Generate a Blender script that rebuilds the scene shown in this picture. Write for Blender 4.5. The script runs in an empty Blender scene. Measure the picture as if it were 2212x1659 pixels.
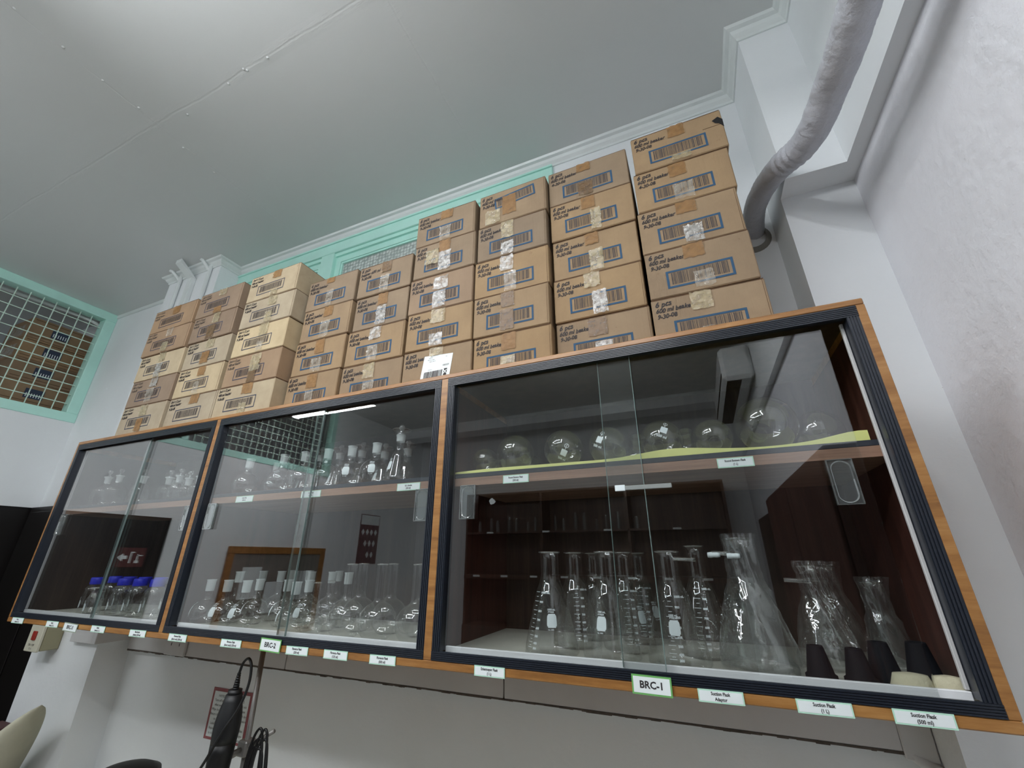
import bpy, math, random
from mathutils import Vector, Matrix
R_ = random.Random(7)
C = bpy.context.scene.collection
SC = bpy.context.scene
ZB = 1.50                      # height of the wall cabinet's underside above the floor
PI = math.pi

# ------------------------------------------------------------------ camera, world, exposure
cam_d = bpy.data.cameras.new('camera'); cam = bpy.data.objects.new('camera', cam_d); C.objects.link(cam)
cam_d.sensor_width = 36.0; cam_d.lens = 903.7 / 2212.0 * 36.0; cam_d.clip_start = 0.02
fw = Vector((-0.36206798, 0.84955024, 0.38362893)); rt = Vector((0.91981846, 0.39234356, -0.00072661)); up = Vector((0.15113163, -0.3526059, 0.92348704))
M = Matrix(((rt.x, up.x, -fw.x, 2.6636), (rt.y, up.y, -fw.y, -0.9831), (rt.z, up.z, -fw.z, 0.2390 + ZB), (0, 0, 0, 1)))
cam.matrix_world = M
SC.camera = cam
w = bpy.data.worlds.new('world'); SC.world = w; w.use_nodes = True
w.node_tree.nodes['Background'].inputs[0].default_value = (0.75, 0.8, 0.85, 1); w.node_tree.nodes['Background'].inputs[1].default_value = 0.25
SC.view_settings.view_transform = 'Standard'; SC.view_settings.look = 'None'; SC.view_settings.gamma = 1
SC.view_settings.use_curve_mapping = False
SC.view_settings.exposure = 0.50
SC.render.engine = 'CYCLES'
cy = SC.cycles
cy.use_denoising = True; cy.max_bounces = 10; cy.diffuse_bounces = 5; cy.glossy_bounces = 6; cy.transparent_max_bounces = 64
cy.transmission_bounces = 8; cy.caustics_reflective = False; cy.caustics_refractive = False; cy.sample_clamp_indirect = 0.0; cy.sample_clamp_direct = 0.0
LAMP = 34.0                    # radiance of the fluorescent tubes
LAMP_COL = (0.95, 0.97, 1.0)

# ------------------------------------------------------------------ materials
def srgb(r, g, b):
    f = lambda c: (c / 255 / 12.92) if c / 255 <= .04045 else ((c / 255 + .055) / 1.055) ** 2.4
    return (f(r), f(g), f(b), 1)
MATS = {}
class NT:
    def __init__(s, name):
        s.m = bpy.data.materials.new(name); s.m.use_nodes = True; s.t = s.m.node_tree; s.t.nodes.clear()
        s.out = s.n('ShaderNodeOutputMaterial'); MATS[name] = s.m
    def n(s, ty, **kw):
        nd = s.t.nodes.new(ty)
        for k, v in kw.items():
            if k.startswith('i_'): nd.inputs[int(k[2:])].default_value = v
            else: setattr(nd, k, v)
        return nd
    def l(s, a, b): s.t.links.new(a, b)
    def coord(s, scale=(1, 1, 1), kind='Object'):
        tc = s.n('ShaderNodeTexCoord'); mp = s.n('ShaderNodeMapping'); mp.inputs['Scale'].default_value = scale
        s.l(tc.outputs[kind], mp.inputs[0]); return mp.outputs[0]
    def noise(s, vec, scale, detail=4, rough=.6):
        nn = s.n('ShaderNodeTexNoise'); nn.inputs['Scale'].default_value = scale; nn.inputs['Detail'].default_value = detail
        nn.inputs['Roughness'].default_value = rough; s.l(vec, nn.inputs['Vector']); return nn.outputs[0]
    def ramp(s, fac, stops):
        r = s.n('ShaderNodeValToRGB'); e = r.color_ramp.elements
        while len(e) < len(stops): e.new(.5)
        for k, (p_, c_) in enumerate(stops): e[k].position = p_; e[k].color = c_
        s.l(fac, r.inputs[0]); return r.outputs[0]
    def bump(s, h, strength, dist):
        b = s.n('ShaderNodeBump'); b.inputs['Strength'].default_value = strength; b.inputs['Distance'].default_value = dist
        s.l(h, b.inputs['Height']); return b.outputs[0]
    def math(s, op, a, b=None, clamp=False):
        m = s.n('ShaderNodeMath'); m.operation = op; m.use_clamp = clamp
        for i, v in enumerate((a, b)):
            if v is None: continue
            if isinstance(v, (int, float)): m.inputs[i].default_value = v
            else: s.l(v, m.inputs[i])
        return m.outputs[0]
    def mixrgb(s, fac, a, b):
        m = s.n('ShaderNodeMix'); m.data_type = 'RGBA'
        for i, v in ((0, fac), (6, a), (7, b)):
            if isinstance(v, (int, float, tuple)): m.inputs[i].default_value = v
            else: s.l(v, m.inputs[i])
        return m.outputs[2]

def simple(name, col, rough=.6, metal=0., var=.0, vscale=8, bump=0., bscale=60, coat=0., spec=.5, bdist=.002):
    t = NT(name); b = t.n('ShaderNodeBsdfPrincipled'); t.l(b.outputs[0], t.out.inputs[0])
    b.inputs['Base Color'].default_value = col; b.inputs['Roughness'].default_value = rough; b.inputs['Metallic'].default_value = metal
    b.inputs['Coat Weight'].default_value = coat; b.inputs['Specular IOR Level'].default_value = spec
    if var:
        v = t.coord(); f = t.noise(v, vscale)
        c2 = tuple(min(1, c * (1 - var)) for c in col[:3]) + (1,); c3 = tuple(min(1, c * (1 + var * .6)) for c in col[:3]) + (1,)
        t.l(t.ramp(f, [(.3, c2), (.7, c3)]), b.inputs['Base Color'])
    if bump:
        v = t.coord(); t.l(t.bump(t.noise(v, bscale, 5), bump, bdist), b.inputs['Normal'])
    return t.m

def cardboard(name, c1, c2):
    t = NT(name); b = t.n('ShaderNodeBsdfPrincipled'); t.l(b.outputs[0], t.out.inputs[0])
    oi = t.n('ShaderNodeObjectInfo'); tc = t.n('ShaderNodeTexCoord'); add = t.n('ShaderNodeVectorMath'); add.operation = 'ADD'
    sc_ = t.n('ShaderNodeVectorMath'); sc_.operation = 'SCALE'; sc_.inputs[0].default_value = (17.3, 9.1, 5.7)
    t.l(oi.outputs['Random'], sc_.inputs['Scale']); t.l(tc.outputs['Object'], add.inputs[0]); t.l(sc_.outputs[0], add.inputs[1]); v = add.outputs[0]
    f = t.noise(v, 7, 6, .65); base = t.ramp(f, [(.25, c1), (.75, c2)])
    mr = t.math('MULTIPLY_ADD', oi.outputs['Random'], .28); mr.node.inputs[2].default_value = .84
    hs = t.n('ShaderNodeHueSaturation'); t.l(base, hs.inputs['Color']); t.l(mr, hs.inputs['Value'])
    mr2 = t.math('MULTIPLY_ADD', oi.outputs['Random'], .25); mr2.node.inputs[2].default_value = .85; t.l(mr2, hs.inputs['Saturation'])
    # scuffs and stains
    sp = t.noise(v, 26, 7, .75); st = t.ramp(sp, [(.30, (1, 1, 1, 1)), (.36, (0, 0, 0, 1))])
    col = t.mixrgb(t.math('MULTIPLY', st, .35), hs.outputs[0], srgb(110, 82, 55))
    t.l(col, b.inputs['Base Color']); b.inputs['Roughness'].default_value = .82
    mp = t.n('ShaderNodeMapping'); mp.inputs['Scale'].default_value = (120, 40, 6); t.l(v, mp.inputs[0])
    t.l(t.bump(t.math('ADD', t.noise(mp.outputs[0], 1.5, 3), t.math('MULTIPLY', t.noise(v, 9, 3), 1.6)), .25, .002), b.inputs['Normal'])
    return t.m

def wood(name, dark, mid, light, scale=(3, 30, 30), rough=.38, bump=.12, coat=.25):
    t = NT(name); b = t.n('ShaderNodeBsdfPrincipled'); t.l(b.outputs[0], t.out.inputs[0])
    v = t.coord(scale); f = t.noise(v, 1.0, 8, .68); f2 = t.noise(t.coord(tuple(s * 4 for s in scale)), 1.3, 5)
    k = t.math('ADD', t.math('MULTIPLY', f, .75), t.math('MULTIPLY', f2, .25))
    t.l(t.ramp(k, [(.32, dark), (.5, mid), (.68, light)]), b.inputs['Base Color'])
    b.inputs['Roughness'].default_value = rough; b.inputs['Coat Weight'].default_value = coat; b.inputs['Coat Roughness'].default_value = .25
    t.l(t.bump(k, bump, .003), b.inputs['Normal']); return t.m

def plaster(name, col, rough, bscale, bstr, bdist=.004, big=2.0, spots=.0, var=.06):
    t = NT(name); b = t.n('ShaderNodeBsdfPrincipled'); t.l(b.outputs[0], t.out.inputs[0])
    v = t.coord(); f = t.noise(v, 1.6, 5)
    c2 = tuple(c * (1 - var) for c in col[:3]) + (1,)
    base = t.ramp(f, [(.3, c2), (.65, col)])
    if spots:
        sp = t.noise(v, 38, 4, .8); st = t.ramp(sp, [(.245, (1, 1, 1, 1)), (.275, (0, 0, 0, 1))])
        big_ = t.ramp(t.noise(v, 3.1, 3), [(.50, (0, 0, 0, 1)), (.60, (1, 1, 1, 1))])
        base = t.mixrgb(t.math('MULTIPLY', t.math('MULTIPLY', st, big_), spots), base, srgb(120, 118, 112))
    t.l(base, b.inputs['Base Color']); b.inputs['Roughness'].default_value = rough
    h = t.math('ADD', t.noise(v, bscale, 6, .6), t.math('MULTIPLY', t.noise(v, bscale / 7, 3), big))
    t.l(t.bump(h, bstr, bdist), b.inputs['Normal']); return t.m

def ceiling_mat():
    t = NT('ceiling_paint'); b = t.n('ShaderNodeBsdfPrincipled'); t.l(b.outputs[0], t.out.inputs[0])
    v = t.coord(); b.inputs['Base Color'].default_value = srgb(212, 215, 214); b.inputs['Roughness'].default_value = .36
    sx = t.n('ShaderNodeSeparateXYZ'); t.l(v, sx.inputs[0])
    wob = t.math('MULTIPLY', t.math('SUBTRACT', t.noise(v, 2.5, 3), .5), .03)
    def seam(axis, at, wd, amp):
        d = t.math('ABSOLUTE', t.math('SUBTRACT', t.math('ADD', sx.outputs[axis], wob), at))
        return t.math('MULTIPLY', t.math('SUBTRACT', 1.0, t.math('DIVIDE', d, wd), True), amp)
    h = t.math('MULTIPLY', t.noise(v, 1.1, 3), .0)
    patch = t.ramp(t.noise(t.coord((1.2, 5, 1)), 2.0, 5, .7), [(.45, (.15, .15, .15, 1)), (.6, (1, 1, 1, 1))])
    for ax, at in ((0, .525), (1, -.375), (0, 1.88)):
        s1 = t.math('MULTIPLY', seam(ax, at, .03, .9), patch); s2 = seam(ax, at, .006, -.55)
        h = t.math('ADD', h, t.math('ADD', s1, s2))
    h = t.math('ADD', h, t.math('MULTIPLY', t.noise(v, 5, 3), .9)); h = t.math('ADD', h, t.math('MULTIPLY', t.noise(v, 90, 3), .12))
    t.l(t.bump(h, .22, .006), b.inputs['Normal']); return t.m

def glassy(name, tint, f0=.05, power=4.0, haze=0., edge=.95, rough=0., hazecol=(.8, .85, .85, 1), bump=0., bscale=40, gain=1.0):
    """thin clear sheet: what is not reflected goes straight through"""
    t = NT(name); tr = t.n('ShaderNodeBsdfTransparent'); tr.inputs[0].default_value = tint
    gl = t.n('ShaderNodeBsdfGlossy'); gl.inputs['Roughness'].default_value = rough; gl.inputs['Color'].default_value = (gain, gain, gain, 1)
    lw = t.n('ShaderNodeLayerWeight'); lw.inputs[0].default_value = .5
    fac = t.math('ADD', t.math('MULTIPLY', t.math('POWER', lw.outputs['Facing'], power), edge), f0, True)
    body = tr.outputs[0]
    if haze:
        df = t.n('ShaderNodeBsdfDiffuse'); df.inputs[0].default_value = hazecol  # pale diffuse veil, painted in for the grey look of refraction
        mh = t.n('ShaderNodeMixShader'); t.l(tr.outputs[0], mh.inputs[1]); t.l(df.outputs[0], mh.inputs[2])
        hv = t.math('ADD', t.math('MULTIPLY', t.math('POWER', lw.outputs['Facing'], 2.0), haze * 3), haze, True); t.l(hv, mh.inputs[0]); body = mh.outputs[0]
    mx = t.n('ShaderNodeMixShader'); t.l(fac, mx.inputs[0]); t.l(body, mx.inputs[1]); t.l(gl.outputs[0], mx.inputs[2]); t.l(mx.outputs[0], t.out.inputs[0])
    if bump:
        nb = t.bump(t.noise(t.coord(), bscale, 3), bump, .002); t.l(nb, gl.inputs['Normal'])
    return t.m

def blend(name, col, alpha, rough=.3, bump=0., bscale=60, spec=.5, coat=0.):
    t = NT(name); b = t.n('ShaderNodeBsdfPrincipled'); b.inputs['Base Color'].default_value = col; b.inputs['Roughness'].default_value = rough
    b.inputs['Specular IOR Level'].default_value = spec; b.inputs['Coat Weight'].default_value = coat; b.inputs['Coat Roughness'].default_value = .05
    tr = t.n('ShaderNodeBsdfTransparent'); mx = t.n('ShaderNodeMixShader')
    t.l(tr.outputs[0], mx.inputs[1]); t.l(b.outputs[0], mx.inputs[2]); t.l(mx.outputs[0], t.out.inputs[0])
    if isinstance(alpha, tuple):
        f = t.noise(t.coord(), alpha[2], 4); t.l(t.ramp(f, [(.35, (alpha[0],) * 3 + (1,)), (.65, (alpha[1],) * 3 + (1,))]), mx.inputs[0])
    else: mx.inputs[0].default_value = alpha
    if bump:
        nb = t.bump(t.noise(t.coord((1, 1, 2.4)), bscale, 4), bump, .004); t.l(nb, b.inputs['Normal']); t.l(nb, b.inputs['Coat Normal'])
    return t.m

def emit(name, col, s):
    t = NT(name); e = t.n('ShaderNodeEmission'); e.inputs[0].default_value = (*col, 1); e.inputs[1].default_value = s; t.l(e.outputs[0], t.out.inputs[0]); return t.m

def pane_obscure():
    t = NT('patterned_glass'); b = t.n('ShaderNodeBsdfPrincipled'); t.l(b.outputs[0], t.out.inputs[0])
    b.inputs['Roughness'].default_value = .22; b.inputs['Coat Weight'].default_value = .6; b.inputs['Coat Roughness'].default_value = .1
    v = t.coord((1, 1, 1)); vo = t.n('ShaderNodeTexVoronoi'); vo.inputs['Scale'].default_value = 44; vo.inputs['Randomness'].default_value = .35; t.l(v, vo.inputs['Vector'])
    t.l(t.ramp(vo.outputs['Distance'], [(.15, srgb(226, 234, 230)), (.65, srgb(160, 170, 166))]), b.inputs['Base Color'])  # pale dots paint backlight and bright glints into the opaque glass colour
    nb = t.bump(vo.outputs['Distance'], 1.0, .008); t.l(nb, b.inputs['Normal']); t.l(nb, b.inputs['Coat Normal']); return t.m

wall_m = plaster('wall_plaster', srgb(236, 240, 242), .55, 60, .16, .004, spots=.55)
rough_m = plaster('rough_wall_plaster', srgb(240, 242, 248), .6, 46, .5, .007, big=2.5, spots=.5)
white_m = simple('white_gloss_paint', srgb(226, 232, 231), .35, bump=.05, bscale=30, var=.03)
trunk_m = simple('trunking_plastic', srgb(205, 205, 205), .5, var=.05, vscale=5)
grime_shade_m = simple('grime_and_shade', srgb(92, 84, 78), .9, var=.4, vscale=30)  # dark line under the trunking, dirt and painted shadow in one colour
ceil_m = ceiling_mat()
floor_m = simple('floor_tiles', srgb(168, 166, 160), .4, var=.08)
mint_m = simple('mint_paint', srgb(192, 240, 228), .35, var=.06, vscale=6, bump=.06, bscale=40)
mintd_m = simple('mint_wire', srgb(206, 230, 216), .5)
card6_m = cardboard('brown_cardboard', srgb(138, 116, 90), srgb(160, 136, 105))
card12_m = cardboard('straw_cardboard', srgb(164, 147, 120), srgb(190, 174, 144))
cardold_m = cardboard('aged_cardboard', srgb(138, 115, 92), srgb(158, 133, 106))
cardcut_m = simple('cardboard_edge', srgb(96, 70, 48), .9, var=.3, vscale=40)
blue_m = simple('blue_print', srgb(46, 82, 112), .8, var=.12, vscale=40)
navy_m = simple('navy_print', srgb(52, 62, 84), .8, var=.12, vscale=40)
bars_m = simple('black_print', srgb(74, 68, 68), .8, var=.3, vscale=60)
ink_m = simple('marker_ink', srgb(42, 38, 40), .7)
faint_m = simple('faded_ink', srgb(84, 74, 66), .8)
wood_m = wood('varnished_orange_wood', srgb(108, 70, 32), srgb(156, 108, 56), srgb(184, 138, 82), (3, 26, 26))
shelfwood_m = wood('pale_brown_laminate', srgb(112, 84, 68), srgb(142, 110, 90), srgb(164, 130, 108), (2.2, 50, 60), .5, .04, 0)
back_m = wood('dark_veneer_backing', srgb(40, 30, 24), srgb(62, 48, 39), srgb(84, 68, 56), (26, 26, 1.6), .45, .05, .1)
side_m = wood('red_brown_veneer', srgb(48, 26, 20), srgb(74, 42, 34), srgb(92, 56, 46), (26, 26, 1.6), .5, .05, .1)
cupb_m = wood('dark_brown_cupboard', srgb(38, 22, 12), srgb(62, 36, 20), srgb(84, 52, 30), (2, 24, 24), .45, .05, .1)
black_m = simple('black_ribbed_plastic', srgb(30, 36, 46), .32, spec=.6, bump=.04, bscale=30)
alu_m = simple('pale_track_strip', srgb(244, 246, 248), .4, var=.04)
kraft_m = simple('cabinet_lining_paper', srgb(196, 196, 184), .7, var=.12, vscale=9, bump=.2, bscale=9, bdist=.01)
yel_m = simple('yellow_foam_sheet', srgb(218, 222, 140), .8, bump=.1, bscale=60, var=.06)
pane_m = glassy('cabinet_glass', (.958, .970, .966, 1), .062, 3.2, 0, .85)
edge_m = blend('green_glass_edge', srgb(132, 152, 148), .6, .1)
pull_m = glassy('moulded_acrylic', (.80, .86, .86, 1), .08, 2.0, .05, .8)
flask_m = glassy('borosilicate_glass', (.965, .972, .968, 1), .085, 4.6, .004, .85, gain=1.0)
rim_m = glassy('glass_bead', (.82, .85, .84, 1), .16, 1.6, .10, .8)
frost_m = blend('frosted_ground_glass', srgb(206, 214, 214), .72, .5)
frost2_m = blend('lightly_frosted_glass', srgb(190, 198, 198), .3, .4)
tie_m = blend('translucent_nylon', srgb(170, 176, 174), .55, .3)
enamel_m = simple('white_enamel', srgb(222, 232, 234), .5)
bag_m = glassy('clear_plastic_bag', (.93, .94, .94, 1), .12, 1.8, .02, .6, bump=1.0, bscale=26, rough=.04)
bluecap_m = simple('blue_plastic_cap', srgb(34, 44, 196), .4)
rubber_m = simple('black_rubber', srgb(16, 19, 25), .75, spec=.2)
cotton_m = simple('off_white_wadding', srgb(206, 200, 172), .9, bump=.6, bscale=50, var=.12, bdist=.006)
tape_dry = blend('dried_amber_tape', srgb(156, 116, 68), (.55, .85, 30), .5, bump=.5, bscale=60)
tape_brn = blend('brown_tape', srgb(120, 92, 58), (.6, .85, 40), .3, bump=.6, bscale=70, coat=.4)
tape_yel = blend('yellowed_tape', srgb(190, 176, 138), (.35, .7, 30), .12, bump=.9, bscale=44, coat=.9, spec=.8)
tape_clr = blend('clear_tape', srgb(214, 208, 192), (.06, .5, 34), .05, bump=1.0, bscale=34, coat=1.0, spec=1.0)
tape_slv = blend('shiny_tape', srgb(196, 194, 188), (.2, .85, 60), .08, bump=1.0, bscale=36, coat=1.0, spec=1.0)
paper_m = simple('white_paper', srgb(232, 240, 240), .6)
mintpaper_m = simple('pale_green_paper', srgb(186, 228, 206), .6)
greenborder_m = simple('green_paper_border', srgb(110, 176, 98), .6)
sgreen_m = simple('dull_green_border', srgb(146, 158, 140), .6)
wrap_m = simple('silver_grey_duct_wrap', srgb(188, 191, 199), .38, var=.06, vscale=6, bump=.9, bscale=30, bdist=.009)
grout_m = simple('grey_mortar', srgb(138, 136, 130), .95, bump=.6, bscale=40, var=.2)
darkp_m = simple('black_painted_wood', srgb(14, 11, 10), .4)
red_m = simple('red_paint', srgb(150, 44, 34), .5)
maroon_m = simple('maroon_card_border', srgb(150, 84, 88), .6)
olive_m = simple('olive_beige_enamel', srgb(150, 146, 118), .5, var=.06)
cream_m = simple('cream_enamel', srgb(200, 198, 180), .5, var=.04)
beige_m = simple('beige_fabric', srgb(186, 184, 164), .9, bump=.3, bscale=20, var=.08, vscale=12)
steel_m = simple('dull_steel', srgb(132, 130, 126), .4, metal=.25)
tool_m = simple('black_tool_plastic', srgb(12, 13, 14), .5, bump=.05)
tool2_m = simple('charcoal_grip_plastic', srgb(22, 24, 26), .5)
tube_m = emit('lit_tube', LAMP_COL, LAMP)
ac_m = simple('white_appliance_plastic', srgb(225, 228, 228), .4)
darkgap_m = simple('dark_gap', srgb(12, 12, 12), .8)

# ------------------------------------------------------------------ mesh builder
class MB:
    def __init__(s): s.v = []; s.f = []; s.mi = []; s.sm = []; s.mats = []
    def mat(s, m):
        if m not in s.mats: s.mats.append(m)
        return s.mats.index(m)
    def add(s, vs, fs, m, smooth=False):
        o = len(s.v); s.v += [tuple(v) for v in vs]; k = s.mat(m)
        for f in fs: s.f.append(tuple(i + o for i in f)); s.mi.append(k); s.sm.append(smooth)
        return s
    def box(s, x0, x1, y0, y1, z0, z1, m, bev=0.):
        if bev <= 0:
            vs = [(x, y, z) for z in (z0, z1) for y in (y0, y1) for x in (x0, x1)]
            fs = [(0, 2, 3, 1), (4, 5, 7, 6), (0, 1, 5, 4), (2, 6, 7, 3), (0, 4, 6, 2), (1, 3, 7, 5)]
            return s.add(vs, fs, m)
        b = min(bev, (x1 - x0) / 2.01, (y1 - y0) / 2.01, (z1 - z0) / 2.01); vs = []; idx = {}
        X = (x0, x1); Y = (y0, y1); Z = (z0, z1)
        for i in (0, 1):
            for j in (0, 1):
                for k in (0, 1):
                    sx, sy, sz = (b if i == 0 else -b), (b if j == 0 else -b), (b if k == 0 else -b)
                    idx[i, j, k] = (len(vs), len(vs) + 1, len(vs) + 2)
                    vs += [(X[i], Y[j] + sy, Z[k] + sz), (X[i] + sx, Y[j], Z[k] + sz), (X[i] + sx, Y[j] + sy, Z[k])]
        fs = []
        I = lambda i, j, k, a: idx[i, j, k][a]
        fs += [(I(0,0,0,0), I(0,0,1,0), I(0,1,1,0), I(0,1,0,0)), (I(1,0,0,0), I(1,1,0,0), I(1,1,1,0), I(1,0,1,0))]
        fs += [(I(0,0,0,1), I(1,0,0,1), I(1,0,1,1), I(0,0,1,1)), (I(0,1,0,1), I(0,1,1,1), I(1,1,1,1), I(1,1,0,1))]
        fs += [(I(0,0,0,2), I(0,1,0,2), I(1,1,0,2), I(1,0,0,2)), (I(0,0,1,2), I(1,0,1,2), I(1,1,1,2), I(0,1,1,2))]
        for k in (0, 1):
            for j in (0, 1):
                fs.append((I(0,j,k,1), I(1,j,k,1), I(1,j,k,2), I(0,j,k,2)))
            for i in (0, 1):
                fs.append((I(i,0,k,0), I(i,1,k,0), I(i,1,k,2), I(i,0,k,2)))
        for i in (0, 1):
            for j in (0, 1):
                fs.append((I(i,j,0,0), I(i,j,1,0), I(i,j,1,1), I(i,j,0,1)))
                for k in (0, 1): fs.append(idx[i, j, k])
        return s.add(vs, fs, m)
    def lathe(s, prof, m, seg=32, c=(0, 0, 0), smooth=True, Mx=None, cap0=False, cap1=False):
        vs = []; n = len(prof)
        for r, z in prof:
            for k in range(seg):
                a = 2 * PI * k / seg; p = Vector((r * math.cos(a), r * math.sin(a), z))
                if Mx is not None: p = Mx @ p
                vs.append((p.x + c[0], p.y + c[1], p.z + c[2]))
        fs = []
        for i in range(n - 1):
            for k in range(seg):
                k2 = (k + 1) % seg; fs.append((i * seg + k, i * seg + k2, (i + 1) * seg + k2, (i + 1) * seg + k))
        if cap0: fs.append(tuple(reversed(range(seg))))
        if cap1: fs.append(tuple(range((n - 1) * seg, n * seg)))
        return s.add(vs, fs, m, smooth)
    def tube(s, pts, rad, m, seg=12, caps=True, smooth=True, flat=1.0):
        pts = [Vector(p) for p in pts]; n = len(pts); rad = rad if isinstance(rad, (list, tuple)) else [rad] * n
        vs = []; prev = None
        for i, p in enumerate(pts):
            t = (pts[min(i + 1, n - 1)] - pts[max(i - 1, 0)]).normalized()
            if prev is None:
                a = Vector((0, 0, 1)) if abs(t.z) < .9 else Vector((1, 0, 0)); u = t.cross(a).normalized()
            else: u = (prev - t * prev.dot(t)).normalized()
            prev = u; v = t.cross(u)
            for k in range(seg):
                an = 2 * PI * k / seg; q = p + (u * math.cos(an) + v * math.sin(an) * flat) * rad[i]; vs.append(q)
        fs = [(i * seg + k, i * seg + (k + 1) % seg, (i + 1) * seg + (k + 1) % seg, (i + 1) * seg + k) for i in range(n - 1) for k in range(seg)]
        if caps: fs += [tuple(reversed(range(seg))), tuple(range((n - 1) * seg, n * seg))]
        return s.add(vs, fs, m, smooth)
    def quad(s, a, b, c, d, m): return s.add([a, b, c, d], [(0, 1, 2, 3)], m)
    def build(s, name, parent=None, loc=None):
        me = bpy.data.meshes.new(name); me.from_pydata(s.v, [], s.f)
        for m in s.mats: me.materials.append(m)
        me.polygons.foreach_set('material_index', s.mi); me.polygons.foreach_set('use_smooth', s.sm); me.update()
        o = bpy.data.objects.new(name, me); C.objects.link(o)
        if parent is not None: o.parent = parent
        if loc is not None: o.location = loc
        return o
def spline(pts, n=8):
    P = [Vector(p) for p in pts]; P = [P[0] * 2 - P[1]] + P + [P[-1] * 2 - P[-2]]; out = []
    for i in range(1, len(P) - 2):
        for k in range(n):
            t = k / n; a, b, c, d = P[i - 1:i + 3]
            out.append(.5 * ((2 * b) + (c - a) * t + (2 * a - 5 * b + 4 * c - d) * t * t + (3 * b - a - 3 * c + d) * t ** 3))
    out.append(P[-2]); return out
def thing(name, label, cat, loc=(0, 0, 0), rz=0, group=None):
    o = bpy.data.objects.new(name, None); C.objects.link(o); o.empty_display_size = .05
    o.location = loc; o.rotation_euler = (0, 0, rz); return tag(o, label, cat, group)
def tag(o, label, cat, group=None, kind=None):
    o['label'] = label; o['category'] = cat
    if group: o['group'] = group
    if kind: o['kind'] = kind
    return o
def struct(o, label=None, cat=None):
    o['kind'] = 'structure'
    if label: o['label'] = label; o['category'] = cat or 'wall'
    return o

# text as flat mesh data: returns verts (x,z) and faces, centred or left aligned
_tc = {}
def text_data(body, size, align='CENTER', shear=0., bold=False, space=1.0):
    key = (body, size, align, shear, bold, space)
    if key in _tc: return _tc[key]
    cu = bpy.data.curves.new('t', 'FONT'); cu.body = body; cu.size = size; cu.align_x = align; cu.align_y = 'CENTER'
    cu.shear = shear; cu.fill_mode = 'FRONT'; cu.resolution_u = 2; cu.space_character = space
    if bold: cu.offset = size * .028
    o = bpy.data.objects.new('t', cu); C.objects.link(o)
    me = bpy.data.meshes.new_from_object(o.evaluated_get(bpy.context.evaluated_depsgraph_get()))
    vs = [(v.co.x, v.co.y) for v in me.vertices]; fs = [tuple(p.vertices) for p in me.polygons]
    bpy.data.objects.remove(o); bpy.data.meshes.remove(me); bpy.data.curves.remove(cu)
    _tc[key] = (vs, fs); return vs, fs
def put_text(mb, body, size, x, y, z, m, align='CENTER', shear=0., bold=False, wx=1.0, rot=0., jit=0., rr=None, space=1.0):
    vs, fs = text_data(body, size, align, shear, bold, space); c_, s_ = math.cos(rot), math.sin(rot)
    out = []
    for a, b in vs:
        a *= wx
        if jit: b += jit * math.sin(a * 190 + jit * 900) ; a += jit * .6 * math.sin(b * 400 + a * 60)
        out.append((x + a * c_ - b * s_, y, z + a * s_ + b * c_))
    mb.add(out, fs, m)

# ------------------------------------------------------------------ the room
XL, XR, YB, YF, ZC, ZF = -1.745, 3.309, .573, -5.2, 2.195, -ZB
PX0, PX1, PY = -.749, -.165, .425          # left pillar
def slab(name, args, m, label=None, cat=None, bev=0.):
    b = MB()
    for a in (args if isinstance(args, list) else [args]): b.box(*a, m, bev)
    return struct(b.build(name), label, cat)
slab('floor', (XL - 2.4, XR + .15, YF - .15, YB + .15, ZF - .1, ZF), floor_m, 'grey tiled laboratory floor', 'floor')
cb = MB(); cb.box(XL - 2.4, XR + .15, YF - .15, YB + .15, ZC, ZC + .1, ceil_m)
for nx, ny in ((.534, -.877), (.536, -.732), (.526, -.594), (.533, -.458), (.506, -.244), (.502, -.084), (1.279, -.371), (1.154, -.371), (1.026, -.365), (.71, -.348), (1.144, -.38), (.53, -1.02)):
    cb.lathe([(.0001, -.004), (.004, -.003), (.006, 0)], ceil_m, 8, (nx, ny, ZC))
struct(cb.build('ceiling'), 'pale grey painted sheet ceiling with a filled seam', 'ceiling')
WX0, WX1, WZ0, WZ1 = PX1, 2.236, 1.25, 2.13
slab('wall_back', [(XL, WX0, YB, YB + .12, ZF, ZC), (WX0, WX1, YB, YB + .12, ZF, WZ0), (WX0, WX1, YB, YB + .12, WZ1, ZC), (WX1, XR, YB, YB + .12, ZF, ZC)], wall_m, 'white plastered back wall behind the cabinet', 'wall')
slab('wall_pillar_left', (PX0, PX1, PY, YB, ZF, ZC), wall_m, 'white square pillar standing in front of the back wall at the left', 'pillar')
slab('wall_pillar_right', [(3.097, XR, .406, YB, ZF, 1.399), (3.097, XR, .312, YB, 1.399, ZC)], wall_m, 'white pillar in the right corner with a thicker top', 'pillar')
slab('wall_beam_right', (3.267, XR, YF, .312, 1.399, ZC), wall_m, 'white beam running along the top of the right wall', 'beam')
slab('wall_right', (XR, XR + .12, YF, YB + .12, ZF, ZC), rough_m, 'rough white plastered right wall', 'wall')
slab('wall_front', (XL, XR, YF - .12, YF, ZF, ZC), wall_m, 'white wall across the room', 'wall')
MY0, MY1, MZ0, MZ1 = .573, -3.15, 1.218, 2.195
slab('wall_left', [(XL - .1, XL, YB - 2.0, YB + .12, .575, MZ0), (XL - .1, XL, YF, YB - 2.0, ZF, MZ0), (XL - .1, XL, YF, MY1, MZ0, MZ1)], wall_m, 'white left wall below the wire mesh opening', 'wall')
slab('wall_far_left', [(XL - 1.9, XL - 1.8, YF, YB + .12, ZF, ZC), (XL - 1.8, XL - .1, YB, YB + .12, ZF, ZC)], wall_m, 'white wall of the store room beyond the mesh', 'wall')
slab('wall_ceiling_beam', (XL, 3.267, -4.75, -4.45, ZC - .16, ZC), wall_m, 'white ceiling beam across the room', 'beam')
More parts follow.
